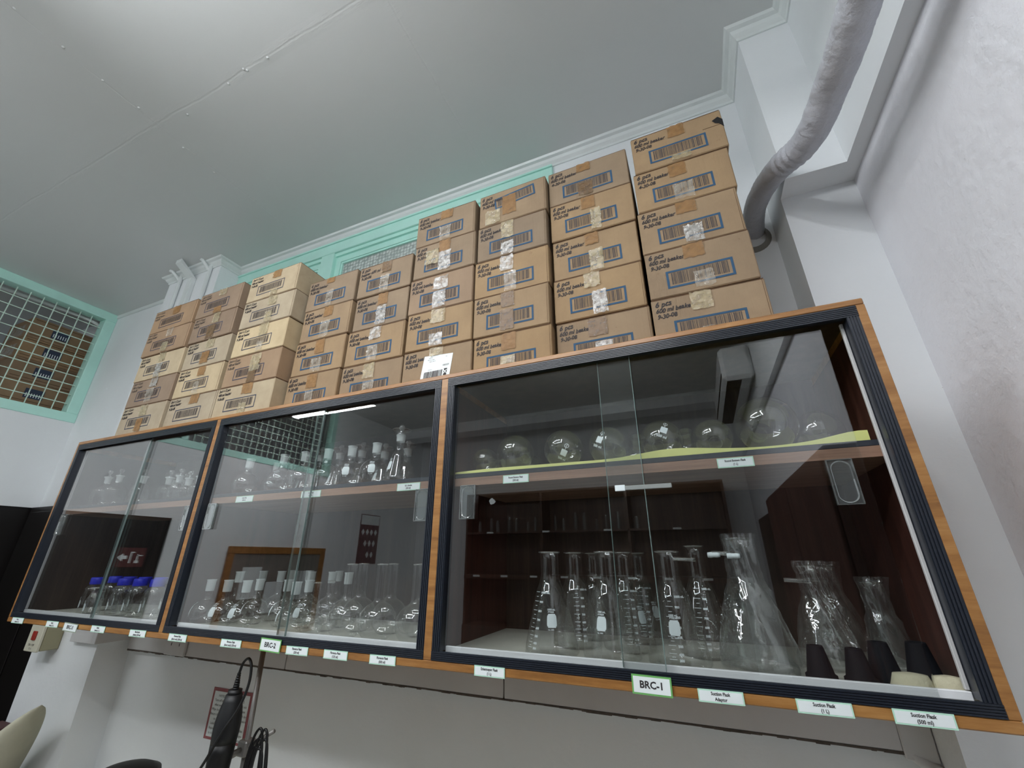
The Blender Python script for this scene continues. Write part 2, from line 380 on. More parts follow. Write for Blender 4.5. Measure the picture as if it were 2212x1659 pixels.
slab('door_1', [(XL - .09, XL - .02, YB - 2.0, YB, ZF, .575)], darkp_m, 'almost black door in the left wall', 'door')

# crown moulding along back wall and pillars
def crown(path, name, label):
    prof = [(0, -.052), (.006, -.052), (.008, -.040), (.020, -.028), (.026, -.014), (.040, -.010), (.046, 0), (0, 0)]
    b = MB(); n = len(path); vs = []
    for i, p in enumerate(path):
        p = Vector(p); d0 = (p - Vector(path[i - 1])).normalized() if i else None; d1 = (Vector(path[i + 1]) - p).normalized() if i < n - 1 else None
        nn = lambda d: Vector((d.y, -d.x))
        if d0 is None: off = nn(d1)
        elif d1 is None: off = nn(d0)
        else:
            a, c_ = nn(d0), nn(d1); off = (a + c_); off = off / (off.dot(a))
        for o_, z in prof: vs.append((p.x + off.x * o_, p.y + off.y * o_, ZC + z))
    k = len(prof); fs = [(i * k + j, i * k + (j + 1) % k, (i + 1) * k + (j + 1) % k, (i + 1) * k + j) for i in range(n - 1) for j in range(k)]
    b.add(vs, fs, white_m); return struct(b.build(name), label, 'moulding')
crown([(PX0, YB), (PX0, PY), (PX1, PY), (PX1, YB), (3.097, YB), (3.097, .312), (3.267, .312), (3.267, -4.4)], 'trim_1', 'white crown moulding where the back wall meets the ceiling')
b = MB(); b.box(XL, PX0, YB - .012, YB, ZC - .03, ZC, white_m); struct(b.build('trim_2'), 'thin white ceiling strip left of the pillar', 'moulding')

# mint window above the cabinet
b = MB(); y0 = YB - .012
b.box(WX0, WX1, y0 - .004, YB + .1, WZ1 - .075, WZ1, mint_m, .003); b.box(WX0, WX1, y0 + .01, YB + .1, WZ1 - .1, WZ1 - .075, mint_m)
b.box(WX0, WX1, y0 - .01, YB + .1, WZ1, WZ1 + .012, mint_m)
b.box(WX0, WX0 + .05, y0, YB + .1, WZ0, WZ1 - .075, mint_m); b.box(WX1 - .05, WX1, y0, YB + .1, WZ0, WZ1 - .075, mint_m); b.box(WX0, WX1, y0, YB + .1, WZ0, WZ0 + .05, mint_m)
b.box(.655, .765, y0 - .002, YB + .1, WZ0 + .05, WZ1 - .075, mint_m, .003)
win = struct(b.build('window_1'), 'mint green window of patterned glass above the boxes', 'window')
for k, (a, c_) in enumerate(((WX0 + .05, .655), (.765, WX1 - .05))):
    f = MB(); t_ = .042; ya, yb = YB + .012, YB + .05
    f.box(a, c_, ya, yb, WZ1 - .1 - t_, WZ1 - .1, mint_m); f.box(a, c_, ya, yb, WZ0 + .05, WZ0 + .05 + t_, mint_m)
    f.box(a, a + t_, ya, yb, WZ0 + .05 + t_, WZ1 - .1 - t_, mint_m); f.box(c_ - t_, c_, ya, yb, WZ0 + .05 + t_, WZ1 - .1 - t_, mint_m)
    f.box(a + t_, c_ - t_, ya + .006, yb, WZ1 - .1 - t_ - .012, WZ1 - .1 - t_, mint_m); f.box(a + t_, a + t_ + .012, ya + .006, yb, WZ0 + .095, WZ1 - .1551, mint_m)
    sash = f.build('window_sash', win)
    g = MB(); g.box(a + t_ + .0005, c_ - t_ - .0005, YB + .028, YB + .034, WZ0 + .093, WZ1 - .1545, pane_obscure() if k == 0 else MATS['patterned_glass']); g.build('window_pane', sash)

# mesh opening on the left wall
def wire_panel(y_a, y_b, parent):
    m_ = MB(); st = .078
    n = int(abs(y_b - y_a) / st); k0, k1 = min(y_a, y_b), max(y_a, y_b)
    for i in range(1, n + 1):
        y = k0 + i * (k1 - k0) / (n + 1); m_.box(XL - .044, XL - .040, y - .003, y + .003, MZ0 + .07, MZ1 - .07, mintd_m)
    nz = 11
    for i in range(1, nz):
        z = MZ0 + .07 + i * (MZ1 - MZ0 - .14) / nz; m_.box(XL - .040, XL - .036, k0, k1, z - .003, z + .003, mintd_m)
    m_.build('wire_mesh', parent)
b = MB()
b.box(XL - .09, XL + .006, MY1, MY0 - .001, MZ1 - .07, MZ1, mint_m, .003); b.box(XL - .09, XL + .006, MY1, MY0 - .001, MZ0, MZ0 + .07, mint_m, .003)
posts = [(.500, .572), (-1.36, -1.30), (-3.15, -3.08)]
for a, c_ in posts: b.box(XL - .09, XL + .004, a, c_, MZ0 + .07, MZ1 - .07, mint_m, .003)
mw = struct(b.build('window_2'), 'mint green framed wire mesh opening high on the left wall', 'window')
wire_panel(-1.30, .500, mw); wire_panel(-3.08, -1.36, mw)

# beyond the mesh: stacked boxes on a store-room shelf, a pipe
b = MB(); b.box(XL - .85, XL - .16, -.3, .565, 1.13, 1.16, cupb_m, .004); b.box(XL - .85, XL - .80, -.3, .565, ZF, 1.13, cupb_m); b.box(XL - .21, XL - .16, -.3, -.25, ZF, 1.13, cupb_m); b.box(XL - .21, XL - .16, .5, .565, ZF, 1.13, cupb_m)
tag(b.build('storage_rack'), 'dark wooden rack beyond the wire mesh carrying the stacked cartons', 'rack')
bxm = cardboard('store_cardboard', srgb(140, 112, 82), srgb(160, 130, 98))
for k in range(5):
    z0 = 1.162 + k * .170; nth = ['lowest', 'second from the bottom', 'middle one', 'second from the top', 'topmost'][k]
    t = thing('storage_carton', 'brown carton seen through the wire mesh, %s of its stack' % nth, 'box', (XL - .40, .38, z0), 0, 'cartons stacked beyond the mesh')
    q = MB(); q.box(-.19, .20, -.215, .165, 0, .1685, bxm, .003); q.build('carton_body', t)
    q = MB(); q.box(.201, .2015, -.085, .025, .045, .120, navy_m)
    for j in range(6): q.box(.2015, .202, -.075 + j * .015, -.070 + j * .015, .055, .085, alu_m)
    q.build('printed_panel', t)
    q = MB(); q.box(.2005, .201, -.2, .16, .150, .154, cardcut_m); q.box(.2005, .201, -.2, .16, .02, .024, cardcut_m); q.build('printed_bands', t)
    if k > 2: q = MB(); q.box(-.12, .12, -.2165, -.2155, .02, .12, tape_clr); q.build('packing_tape', t)
pp = MB(); pp.tube(spline([(XL - .12, .550, ZF + .001), (XL - .12, .550, 1.9), (XL - .13, .52, 2.10), (XL - .2, .2, 2.15), (XL - .3, -.6, 2.15)], 8), .015, white_m)
tag(pp.build('water_pipe'), 'white pipe bending under the ceiling beyond the wire mesh', 'pipe')

# ------------------------------------------------------------------ lights: fluorescent battens hung from the ceiling
def batten(loc, rz, label):
    t = thing('fluorescent_lamp', label, 'lamp', loc, rz, 'hanging fluorescent lamps')
    q = MB(); q.box(-.61, .61, -.046, .046, .0225, .062, ac_m, .004); q.build('lamp_housing', t)
    q = MB(); n_ = 10; pr = [(-.050, .022), (-.050, .010)] + [(-.050 * math.cos(PI * i / n_), .004 - .022 * math.sin(PI * i / n_)) for i in range(n_ + 1)] + [(.050, .010), (.050, .022)]
    vs = [(x_, a, b_) for x_ in (-.585, .585) for a, b_ in pr]; m_ = len(pr)
    q.add(vs, [(i, i + 1, m_ + i + 1, m_ + i) for i in range(m_ - 1)] + [tuple(range(m_)), tuple(reversed(range(m_, 2 * m_)))], tube_m); q.build('light_diffuser', t)
    for s in (-1, 1):
        q = MB(); q.box(min(s * .585, s * .605), max(s * .5855, s * .605), -.052, .052, -.020, .022, ac_m, .003); q.build('end_cap', t)
        q = MB(); q.tube([(s * .4, 0, .06), (s * .4, 0, ZC - loc[2])], .004, steel_m, 8); q.build('hanging_rod', t)
batten((-1.0, -2.36, 1.80), 0, 'hanging tube lamp nearest the wire mesh opening')
batten((1.55, -1.15, 1.84), 0, 'hanging tube lamp nearest the glass cabinet')
batten((2.45, -1.62, 1.84), PI / 2, 'hanging tube lamp nearest the right wall')
batten((1.55, -2.38, 1.92), 0, 'hanging tube lamp nearest the far cupboards')
batten((.62, -1.80, 1.84), PI / 2, 'hanging tube lamp between the mesh opening and the room centre')

# ------------------------------------------------------------------ the wall cabinet
W, H = 3.054, .75; D = .573
D1, D2 = 1.011, 2.027; FB = .030                      # divider centres, floor height inside
BAYS = [(0.014, D1 - .011), (D1 + .011, D2 - .011), (D2 + .011, W - .016)]
cab = thing('display_cabinet', 'long wall-hung wooden cabinet with six sliding glass doors full of laboratory glassware', 'cabinet', (0, 0, 0))
b = MB()
b.box(0, W, 0, D, H - .015, H, wood_m, .002); b.box(0, W, 0, D, 0, .018, wood_m, .002)
b.box(0, .014, 0, D, .018, H - .015, wood_m, .001); b.box(W - .016, W, 0, D, .018, H - .015, wood_m, .001)
for d in (D1, D2): b.box(d - .011, d + .011, 0, .43, .018, H - .015, wood_m, .001)
b.build('cabinet_frame', cab)
for x0, x1 in BAYS: b = MB(); b.box(x0, x1, .4305, .445, .0185, H - .0155, back_m); b.build('back_panel', cab)
for x0, x1 in BAYS: b = MB(); b.box(x0, x1, .034, .43, H - .018, H - .0155, back_m); b.build('top_shade_panel', cab)  # dark sheet added under the top board, paints the shade inside
for x0, x1 in BAYS:
    b = MB(); b.box(x0, x0 + .003, .032, .43, .03, H - .04, side_m if x0 > 0.5 else back_m); b.build('side_lining', cab)
    b = MB(); b.box(x1 - .003, x1, .032, .43, .03, H - .04, side_m); b.build('side_lining', cab)
for x0, x1 in BAYS:                                      # ribbed black door channel and pale inner strip
    b = MB(); b.box(x0, x1, .004, .030, .018, .026, black_m)
    for i in range(5): b.box(x0, x1, -.001, .003, .0185 + i * .0038, .0211 + i * .0038, black_m)
    b.box(x0, x1, .001, .006, .018, .037, black_m); b.build('lower_door_track', cab)
    b = MB(); b.box(x0, x1, .004, .030, H - .034, H - .015, black_m)
    for i in range(6): b.box(x0, x1, -.001, .003, H - .0405 + i * .0042, H - .0378 + i * .0042, black_m)
    b.box(x0, x1, .001, .006, H - .041, H - .015, black_m); b.build('upper_door_track', cab)
    for xa, xb in ((x0, x0 + .022), (x1 - .022, x1)):
        b = MB(); b.box(xa, xb, .001, .030, .037, H - .041, black_m)
        for i in range(4): b.box(xa + .001 + i * .0052, xa + .004 + i * .0052, -.001, .001, .037, H - .041, black_m)
        b.build('side_door_track', cab)
    b = MB(); b.box(x0 + .022, x1 - .022, .0262, .034, .026, .0445, alu_m, .001); b.build('pale_sill_strip', cab)
    b = MB(); b.box(x0, x1, .034, .43, .018, FB, kraft_m)
    b.build('lined_floor', cab)
    b = MB(); b.box(x0 + .003, x1 - .003, .040, .42, .420, .452, shelfwood_m); sh = b.build('shelf', cab)
    b = MB(); b.box(x0 + .003, x1 - .003, .033, .040, .4415, .4535, black_m, .001); b.build('black_shelf_edging', sh)
    b = MB(); b.box(x0 + .003, x1 - .003, .034, .040, .420, .4415, shelfwood_m); b.build('shelf_lipping', sh)
SH = .452
# glass doors: (bay, x0, x1, y, pull x)
DOORS = [(.020, .572, .012, .105), (.543, .995, .020, .948), (1.030, 1.545, .012, 1.092), (1.505, 2.008, .020, 1.966), (2.046, 2.562, .012, 2.114), (2.479, 2.972, .020, 2.932)]
for xa in (.0365, 3.0095):
    b = MB(); b.box(xa, xa + .0060, .0262, .034, .046, H - .041, trunk_m, .001); b.build('pale_jamb_strip', cab)
for x0, x1, y, px in DOORS:
    b = MB(); b.box(x0, x1, y, y + .005, .034, H - .036, pane_m); dr = b.build('glass_door', cab)
    b = MB(); e_ = x1 if x0 < px < x0 + .3 else x0
    b.box(e_ - .0008, e_ + .0008, y - .0004, y + .0054, .036, H - .038, edge_m); b.build('polished_glass_edge', dr)
    b = MB(); za, zb = .331, .417; hw = .0215; yy = y - .006
    b.box(px - hw, px + hw, yy + .003, y - .0002, za, zb, pull_m)
    n = 28; o_ = []; i_ = []
    for k in range(n):
        a = 2 * PI * k / n; cx_, cz_ = math.cos(a), math.sin(a); zz = (.024 if cz_ > 0 else -.024)
        o_.append((px + cx_ * .017, yy, (za + zb) / 2 + zz + cz_ * .016)); i_.append((px + cx_ * .015, yy + .0032, (za + zb) / 2 + zz + cz_ * .014))
    b.add(o_ + i_, [(k, (k + 1) % n, n + (k + 1) % n, n + k) for k in range(n)], rim_m, True)
    b.box(px - hw, px - hw + .0015, yy, y, za, zb, rim_m); b.box(px + hw - .0015, px + hw, yy, y, za, zb, rim_m); b.box(px - hw, px + hw, yy, y, za, za + .0015, rim_m); b.box(px - hw, px + hw, yy, y, zb - .0015, zb, rim_m)
    b.build('finger_pull', dr)
    if px == 2.114:
        g_ = MB(); r5 = random.Random(6); pts_ = [(2.184 + .011 * r5.uniform(.45, 1) * math.cos(2 * PI * k / 14), y - .0004, .372 + .010 * r5.uniform(.45, 1) * math.sin(2 * PI * k / 14)) for k in range(14)]
        g_.add([(2.184, y - .0004, .372)] + pts_, [(0, 1 + k, 1 + (k + 1) % 14) for k in range(14)], frost2_m); g_.build('glue_residue', dr)
# paper labels
def label(x0, x1, z0, z1, y, lines, parent, size=.0062, big=None, rot=0., wx=.8):
    t = MB(); cx_, cz_ = (x0 + x1) / 2, (z0 + z1) / 2; m2 = mintpaper_m if big is None else big
    t.box(x0, x1, y, y + .0008, z0, z1, m2); i = .0022 if big is None else .003
    t.box(x0 + i, x1 - i, y - .0003, y + .0001, z0 + i, z1 - i, paper_m)
    o = t.build('paper_label', parent)
    q = MB(); n = len(lines)
    for k, s in enumerate(lines): put_text(q, s, size, cx_, y - .0006, cz_ + ((n - 1) / 2 - k) * size * 1.12, ink_m, bold=True, wx=wx)
    q.build('printed_text', o)
    if rot:
        o.rotation_euler = (0, rot, 0); c_ = Vector((cx_, y, cz_)); o.location = c_ - Matrix.Rotation(rot, 3, 'Y') @ c_
    return o
LB = [(.046, .136, ['Bottle', '(amber) (1 L)']), (.314, .398, ['Bottle', '(amber) (1 L)']), (.622, .706, ['Bottle', '(amber) (1 L)']), (.853, .941, ['Blue Bottle', '(amber) (250 ml)']),
      (1.063, 1.151, ['Florence Flask', '(short neck) (500 ml)']), (1.311, 1.397, ['Florence Flask', '(short neck) (250 ml)']), (1.577, 1.656, ['Florence Flask', '(250 ml)']),
      (1.712, 1.791, ['Florence Flask', '(125 ml)']), (1.862, 1.940, ['Florence Flask', '(500 ml)']), (2.154, 2.228, ['Erlenmeyer Flask', '(1 L)']),
      (2.614, 2.689, ['Suction Flask', 'Adaptor']), (2.768, 2.847, ['Suction Flask', '(1 L)']), (2.899, 2.975, ['Suction Flask', '(500 ml)'])]
for k, (a, c_, ls) in enumerate(LB): label(a, c_, -.0015, .0185, -.0026, ls, cab, .0072, rot=R_.uniform(-.012, .012), wx=.82)
for a, c_, s, m_, r in ((2.497, 2.570, 'BRC-1', greenborder_m, .01), (1.476, 1.556, 'BRC-2', greenborder_m, .03), (.443, .536, 'BRC-3', sgreen_m, .03)):
    label(a, c_, -.001 if s != 'BRC-3' else -.009, .031 if s != 'BRC-3' else .019, -.0042, [s], cab, .0165, big=m_, rot=r, wx=1.0)
for a, c_, ls in ((2.205, 2.277, ['Round Bottom Flask', '(500 ml)']), (2.719, 2.790, ['Round Bottom Flask', '(1 L)']), (1.172, 1.258, ['Iodine Flask', '(500 ml)']), (1.484, 1.568, ['Iodine Flask', '(250 ml)']), (1.865, 1.945, ['B.O. Bottles', '(250 ml)'])):
    label(a, c_, .4185, .4395, .0322, ls, cab, .0068, wx=.72)
# nylon tie stuck across the two right doors
b = MB(); b.box(2.497, 2.520, .0080, .0118, .3790, .3925, enamel_m, .001); b.box(2.518, 2.620, .0088, .0112, .3805, .3905, tie_m, .0012)
tag(b.build('cable_tie'), 'translucent white nylon tie stuck level across the overlapping right doors', 'cable tie')

# ------------------------------------------------------------------ cardboard boxes on the cabinet
BOX = {
1: (.013, .1343, [(.222, .56, -.003), (.234, .573, .002), (.243, .581, -.003), (.262, .586, .005), (.268, .588, .003)]),
2: (.024, .1375, [(.564, .874, -.007), (.577, .878, -.013), (.585, .889, .002), (.590, .891, -.003), (.592, .906, -.001)]),
3: (.024, .137, [(.926, 1.236, 0), (.928, 1.242, .005), (.924, 1.237, .001), (.917, 1.237, .007), (.912, 1.24, -.002)]),
4: (.074, .150, [(1.253, 1.519, .006), (1.26, 1.518, .005), (1.251, 1.512, .004), (1.251, 1.511, .004)]),
5: (.085, .150, [(1.525, 1.788, -.006), (1.527, 1.784, -.002), (1.516, 1.785, .002), (1.514, 1.79, -.004)]),
6: (.079, .1525, [(1.798, 2.06, -.005), (1.802, 2.066, 0), (1.794, 2.062, -.005), (1.8, 2.065, -.004), (1.797, 2.068, 0)]),
7: (.086, .154, [(2.074, 2.340, -.006), (2.071, 2.336, -.003), (2.064, 2.338, -.004), (2.067, 2.335, .002), (2.070, 2.339, -.004)]),
8: (.107, .158, [(2.343, 2.624, -.008), (2.345, 2.625, -.003), (2.347, 2.623, -.002), (2.345, 2.622, -.004), (2.346, 2.626, -.004)]),
9: (.092, .160, [(2.642, 2.92, .003), (2.634, 2.913, .006), (2.629, 2.906, .001), (2.631, 2.908, -.002), (2.63, 2.914, -.003)])}
A, B_, Y_, L_, S_ = tape_dry, tape_brn, tape_yel, tape_clr, tape_slv
# tapes per box (top to bottom): list of (u0,u1,v0,v1,material), v measured from the top edge
T = {
9: [[(.42, .60, -.0, .32, A), (.42, .62, .82, 1.0, Y_)], [(.38, .56, .03, .34, A), (.40, .60, .55, .95, L_)], [(.40, .60, -.0, .28, A), (.44, .62, .60, 1.0, S_)], [(.38, .58, -.0, .30, A), (.44, .62, .62, .95, L_)], [(.36, .55, 0, .36, Y_), (.42, .60, .70, .98, L_)]],
8: [[(.38, .55, -.02, .24, A), (.38, .56, .58, .95, B_)], [(.40, .56, .04, .36, A), (.50, .62, .42, .96, Y_)], [(.40, .56, -.0, .30, A), (.44, .60, .45, .98, Y_)], [(.36, .54, 0, .34, Y_), (.44, .60, .45, 1.0, S_)], [(.36, .56, .04, .42, B_), (.42, .60, .55, .85, S_)]],
7: [[(.10, .33, .55, 1.0, Y_), (.36, .56, .22, .80, A)], [(.36, .54, 0, .50, Y_), (.36, .54, .62, .98, S_)], [(.36, .54, 0, .42, S_), (.42, .58, .46, 1.0, L_)], [(.38, .56, 0, .38, B_), (.37, .55, .45, .95, B_)], [(.38, .56, .02, .40, A), (.37, .55, .55, .9, Y_)]],
6: [[(.42, .62, -.03, .30, A), (.42, .60, .55, 1.0, L_)], [(.20, .42, .22, .66, Y_), (.42, .60, 0, .34, A), (.42, .62, .36, .92, S_)], [(.40, .62, .10, .46, S_), (.40, .60, .50, .96, S_)], [(.38, .60, 0, .38, Y_), (.38, .58, .66, 1.0, S_)], [(.40, .60, -.02, .22, Y_)]],
5: [[(.44, .62, -.02, .36, B_), (.44, .60, .45, .98, L_)], [(.44, .62, 0, .36, A), (.44, .62, .40, .96, S_)], [(.40, .60, .02, .36, S_), (.40, .58, .55, .96, L_)], [(.38, .56, .02, .42, Y_), (.40, .58, .5, .9, L_)]],
4: [[(.38, .54, .0, .2, A), (.42, .56, .45, .98, L_)], [(.44, .62, 0, .32, A), (.42, .60, .45, .98, L_)], [(.42, .60, .02, .42, A), (.40, .60, .58, .98, L_)], [(.40, .60, .04, .42, A), (.42, .58, .5, .85, L_)]],
3: [[(.48, .64, .0, .30, A), (.50, .64, .78, 1.0, Y_)], [(.50, .66, .02, .36, Y_), (.50, .64, .6, 1.0, Y_)], [(.48, .64, 0, .44, Y_), (.50, .62, .62, 1.0, L_)], [(.48, .66, .06, .62, Y_), (.48, .62, .62, 1.0, B_)], [(.46, .64, 0, .34, A), (.48, .60, .62, .98, Y_)]],
2: [[(.48, .64, -.02, .28, Y_), (.44, .62, .74, 1.0, A)], [(.48, .64, .02, .40, Y_), (.42, .60, .46, .96, B_)], [(.46, .64, 0, .34, Y_), (.42, .60, .46, .9, A)], [(.46, .62, .02, .34, A), (.46, .58, .55, .96, L_)], [(.46, .64, .0, .30, A)]],
1: [[(.46, .62, .0, .35, A)], [(.48, .62, 0, .35, L_), (.46, .60, .6, .98, Y_)], [(.46, .60, 0, .35, Y_), (.46, .60, .42, .98, S_)], [(.46, .62, 0, .35, S_), (.44, .60, .42, .9, L_)], [(.44, .60, .02, .4, Y_), (.44, .58, .5, .95, A)]]}
NTH5 = ['topmost', 'second from the top', 'middle', 'second from the bottom', 'bottom']
NTH4 = ['topmost', 'second from the top', 'third from the top', 'bottom']
COLN = {1: 'the leftmost stack', 2: 'the second stack from left', 3: 'the third stack from left', 4: 'the left short stack', 5: 'the right short stack',
        6: 'the fourth stack from right', 7: 'the third stack from right', 8: 'the second stack from right', 9: 'the rightmost stack'}
LOOK = {(9, 0): 'tan beaker carton with a torn black corner', (6, 4): 'carton with a large white shipping label', (7, 0): 'carton whose barcode is printed high and tilted',
        (8, 0): 'carton with brown tape over its top edge', (3, 0): 'pale carton with numbers on its side', (6, 2): 'reddish brown carton with shiny tape', (2, 1): 'darker carton with brown-taped barcode',
        (6, 1): 'carton with crumpled and shiny tape', (3, 3): 'brownish carton with long yellowed tape', (9, 4): 'carton with a cream square of tape', (1, 3): 'tan carton with a glaring tape patch'}
OLD = {(1, 0), (2, 0), (1, 1), (2, 1), (1, 3), (3, 3)}
def tape_patch(w_, h_, u0, u1, v0, v1, mt, rr):
    q = MB(); nx, nz = 7, 9; vs = []
    for j in range(nz + 1):
        for i in range(nx + 1):
            u = u0 + (u1 - u0) * i / nx; v = v0 + (v1 - v0) * j / nz
            x = -w_ / 2 + u * w_; z = h_ * (1 - v)
            if i in (0, nx): x += rr.uniform(-.0015, .0015)
            if j in (0, nz): z += rr.uniform(-.0025, .0025)
            y = -.0016 - abs(rr.gauss(0, .0011 if mt in (A, B_) else .0022)) 
            vs.append((x, y, max(z, .001)))
    fs = [(j * (nx + 1) + i, j * (nx + 1) + i + 1, (j + 1) * (nx + 1) + i + 1, (j + 1) * (nx + 1) + i) for j in range(nz) for i in range(nx)]
    q.add([(x, min(y, -.0012), z) for x, y, z in vs], fs, mt, True); return q
for col in range(1, 10):
    yb, h, rows = BOX[col]; n = len(rows); small = col <= 3
    for k, (x0, x1, rot) in enumerate(rows):
        w_ = x1 - x0; dep_ = .30 if not small else .33
        who = LOOK.get((col, k), ('straw-coloured' if small and (col, k) not in OLD else 'faded tan' if small else 'brown') + ' beaker carton')
        t = thing('cardboard_box', '%s, %s of %s' % (who, (NTH5 if n == 5 else NTH4)[k], COLN[col]), 'box',
                  ((x0 + x1) / 2, yb + R_.uniform(-.003, .003), H + .0005 + (n - 1 - k) * h), math.atan2(0, 1) + R_.uniform(-.008, .008), 'cardboard boxes stacked on the cabinet')
        rr = random.Random(col * 31 + k)
        cm = card12_m if small and (col, k) not in OLD else cardold_m if (small or (col, k) == (6, 2)) else card6_m
        q = MB(); hh = h - .0022; q.box(-w_ / 2 + .001, w_ / 2 - .001, 0, dep_, 0, hh, cm, .0028)
        q.box(-w_ / 2 + .003, w_ / 2 - .003, .002, dep_ - .002, hh - .0006, hh + .0016, cardcut_m)
        if rr.random() < .8: q.box(-w_ / 2 + .004, w_ / 2 - .004, -.0006, .004, hh - .0034, hh - .0022, cardcut_m)          # flap edge
        q.box(w_ / 2 - .0075, w_ / 2 - .0065, -.0004, .002, .004, hh - .004, cardcut_m) if rr.random() < .5 else None
        q.build('carton_body', t)
        # barcode frame
        q = MB()
        if small: u0, u1, v0, v1, bw, fm = .20, .74, .43, .81, .0032, navy_m
        else: u0, u1, v0, v1, bw, fm = .185, .805, .485, .85, .0062, blue_m
        tilt = 0
        if (col, k) == (7, 0): u0, u1, v0, v1, tilt = .24, .84, .16, .50, .10
        if not (col == 6 and k == 4):
            bx0, bx1, bz0, bz1 = -w_ / 2 + u0 * w_, -w_ / 2 + u1 * w_, hh * (1 - v1), hh * (1 - v0); yy = -.0008
            cx_, cz_ = (bx0 + bx1) / 2, (bz0 + bz1) / 2; ct, st = math.cos(tilt), math.sin(tilt)
            def rect(a, c_, d_, e_, m_, y_):
                pts = [(a, d_), (c_, d_), (c_, e_), (a, e_)]
                q.add([(cx_ + (px - cx_) * ct - (pz - cz_) * st, y_, cz_ + (px - cx_) * st + (pz - cz_) * ct) for px, pz in pts], [(0, 1, 2, 3)], m_)
            rect(bx0, bx1, bz0, bz0 + bw, fm, yy); rect(bx0, bx1, bz1 - bw, bz1, fm, yy); rect(bx0, bx0 + bw, bz0 + bw, bz1 - bw, fm, yy); rect(bx1 - bw, bx1, bz0 + bw, bz1 - bw, fm, yy)
            x = bx0 + bw * 2.2 + (.008 if small else 0)
            r2 = random.Random(5)
            while x < bx1 - bw * 2.4 - (.008 if small else 0):
                d_ = r2.choice((.0008, .0012, .0012, .0022, .003)); rect(x, min(x + d_, bx1 - bw * 2.2), bz0 + bw + (.009 if small else .005), bz1 - bw - (.004 if small else .002), bars_m, yy); x += d_ + r2.choice((.0012, .0016, .0022, .003))
            q.build('barcode_print', t)
        else:
            lx0, lx1, lz0, lz1 = -.03, .145, .004, .118; lx0, lx1 = -.052, .062
            q = MB(); q.add([(-.062, -.0012, .002), (.052, -.0012, .002), (.066, -.0012, .116), (-.046, -.0012, .122)], [(0, 1, 2, 3)], paper_m); lab_ = q.build('shipping_label', t)
            q = MB(); x = -.045; r2 = random.Random(9)
            while x < .026: d_ = r2.choice((.001, .0015, .003)); q.quad((x, -.0018, .038), (x + d_, -.0018, .038), (x + d_ + .003, -.0018, .062), (x + .003, -.0018, .062), bars_m); x += d_ + r2.choice((.001, .0015))
            q.quad((.032, -.0018, .040), (.044, -.0018, .040), (.047, -.0018, .064), (.035, -.0018, .064), ink_m)
            put_text(q, 'X', .018, .0395, -.0024, .052, paper_m, bold=True); put_text(q, '100329', .0085, .040, -.0018, .077, bars_m)
            for zz, xx, s_ in ((.112, -.02, 'Ship from'), (.105, -.018, 'Laboratory glass'), (.098, -.012, 'Beaker 600 ml'), (.068, -.02, 'Contents'), (.032, -.008, '0000329'), (.028, -.035, 'Item'), (.020, -.035, 'Net wt'), (.012, -.035, 'Date'), (.108, .042, 'No.'), (.030, .04, 'Qty')):
                put_text(q, s_, .0042, xx, -.0018, zz, bars_m)
            q.build('label_printing', lab_)
        # handwriting
        q = MB(); im = faint_m if (col, k) in OLD else ink_m; tx = -w_ / 2 + .010
        dt = '4-30-08' if (col, k) in ((9, 1), (8, 0)) else '9-30-08'
        if small:
            for j, s_ in enumerate(('3x4 = 12 pcs', '400 ml beaker', dt)): put_text(q, s_, .0165, tx + rr.uniform(0, .004), -.0009, hh - .016 - j * .0170, im, 'LEFT', .25, True, .78, rr.uniform(-.02, .05), .0006)
        else:
            r_ = rr.uniform(.0, .06)
            put_text(q, '6 pcs', .024, tx, -.0009, hh - .019, im, 'LEFT', .3, True, .85, r_, .0008)
            if (col, k) == (5, 0): l2 = 'beaker 600 ml'
            else: l2 = '600 ml beaker'
            put_text(q, l2, .0195, tx, -.0009, hh - .039, im, 'LEFT', .3, True, .85, r_, .0008)
            put_text(q, dt, .019, tx + .002, -.0009, hh - .058, im, 'LEFT', .3, True, .85, r_, .0008)
        q.build('handwritten_note', t)
        for (a, c_, d_, e_, mt) in T[col][k]: tape_patch(w_, hh, a, c_, max(d_, .01), min(e_, .97), mt, rr).build('packing_tape', t)
        if small and col == 3:
            q = MB(); vs, fs = text_data('01001' if k == 0 else '(8)', .03 if k == 0 else .016, 'CENTER', 0, False)
            q.add([(w_ / 2 - .0004, .16 + a if k == 0 else .27 + a, hh * (.86 if k == 0 else .8) + c_) for a, c_ in vs], fs, bars_m); q.build('side_number_print', t)
            if k in (1, 4): q = MB(); q.box(w_ / 2 - .001, w_ / 2 + .0006, .245, .262, .01, hh * .85, paper_m); q.build('white_side_sticker', t)
        if (col, k) == (9, 0):
            q = MB(); q.add([(w_ / 2 - .030, -.0012, .118), (w_ / 2 - .012, -.0012, .128), (w_ / 2 - .0005, -.0012, .112), (w_ / 2 - .001, -.0012, .078), (w_ / 2 - .012, -.0012, .098), (w_ / 2 - .022, -.0012, .104)], [(0, 1, 2, 3, 4, 5)], darkgap_m)
            q.box(w_ / 2 - .06, w_ / 2 - .004, -.001, .001, .094, .0948, cardcut_m); q.build('torn_hole', t)

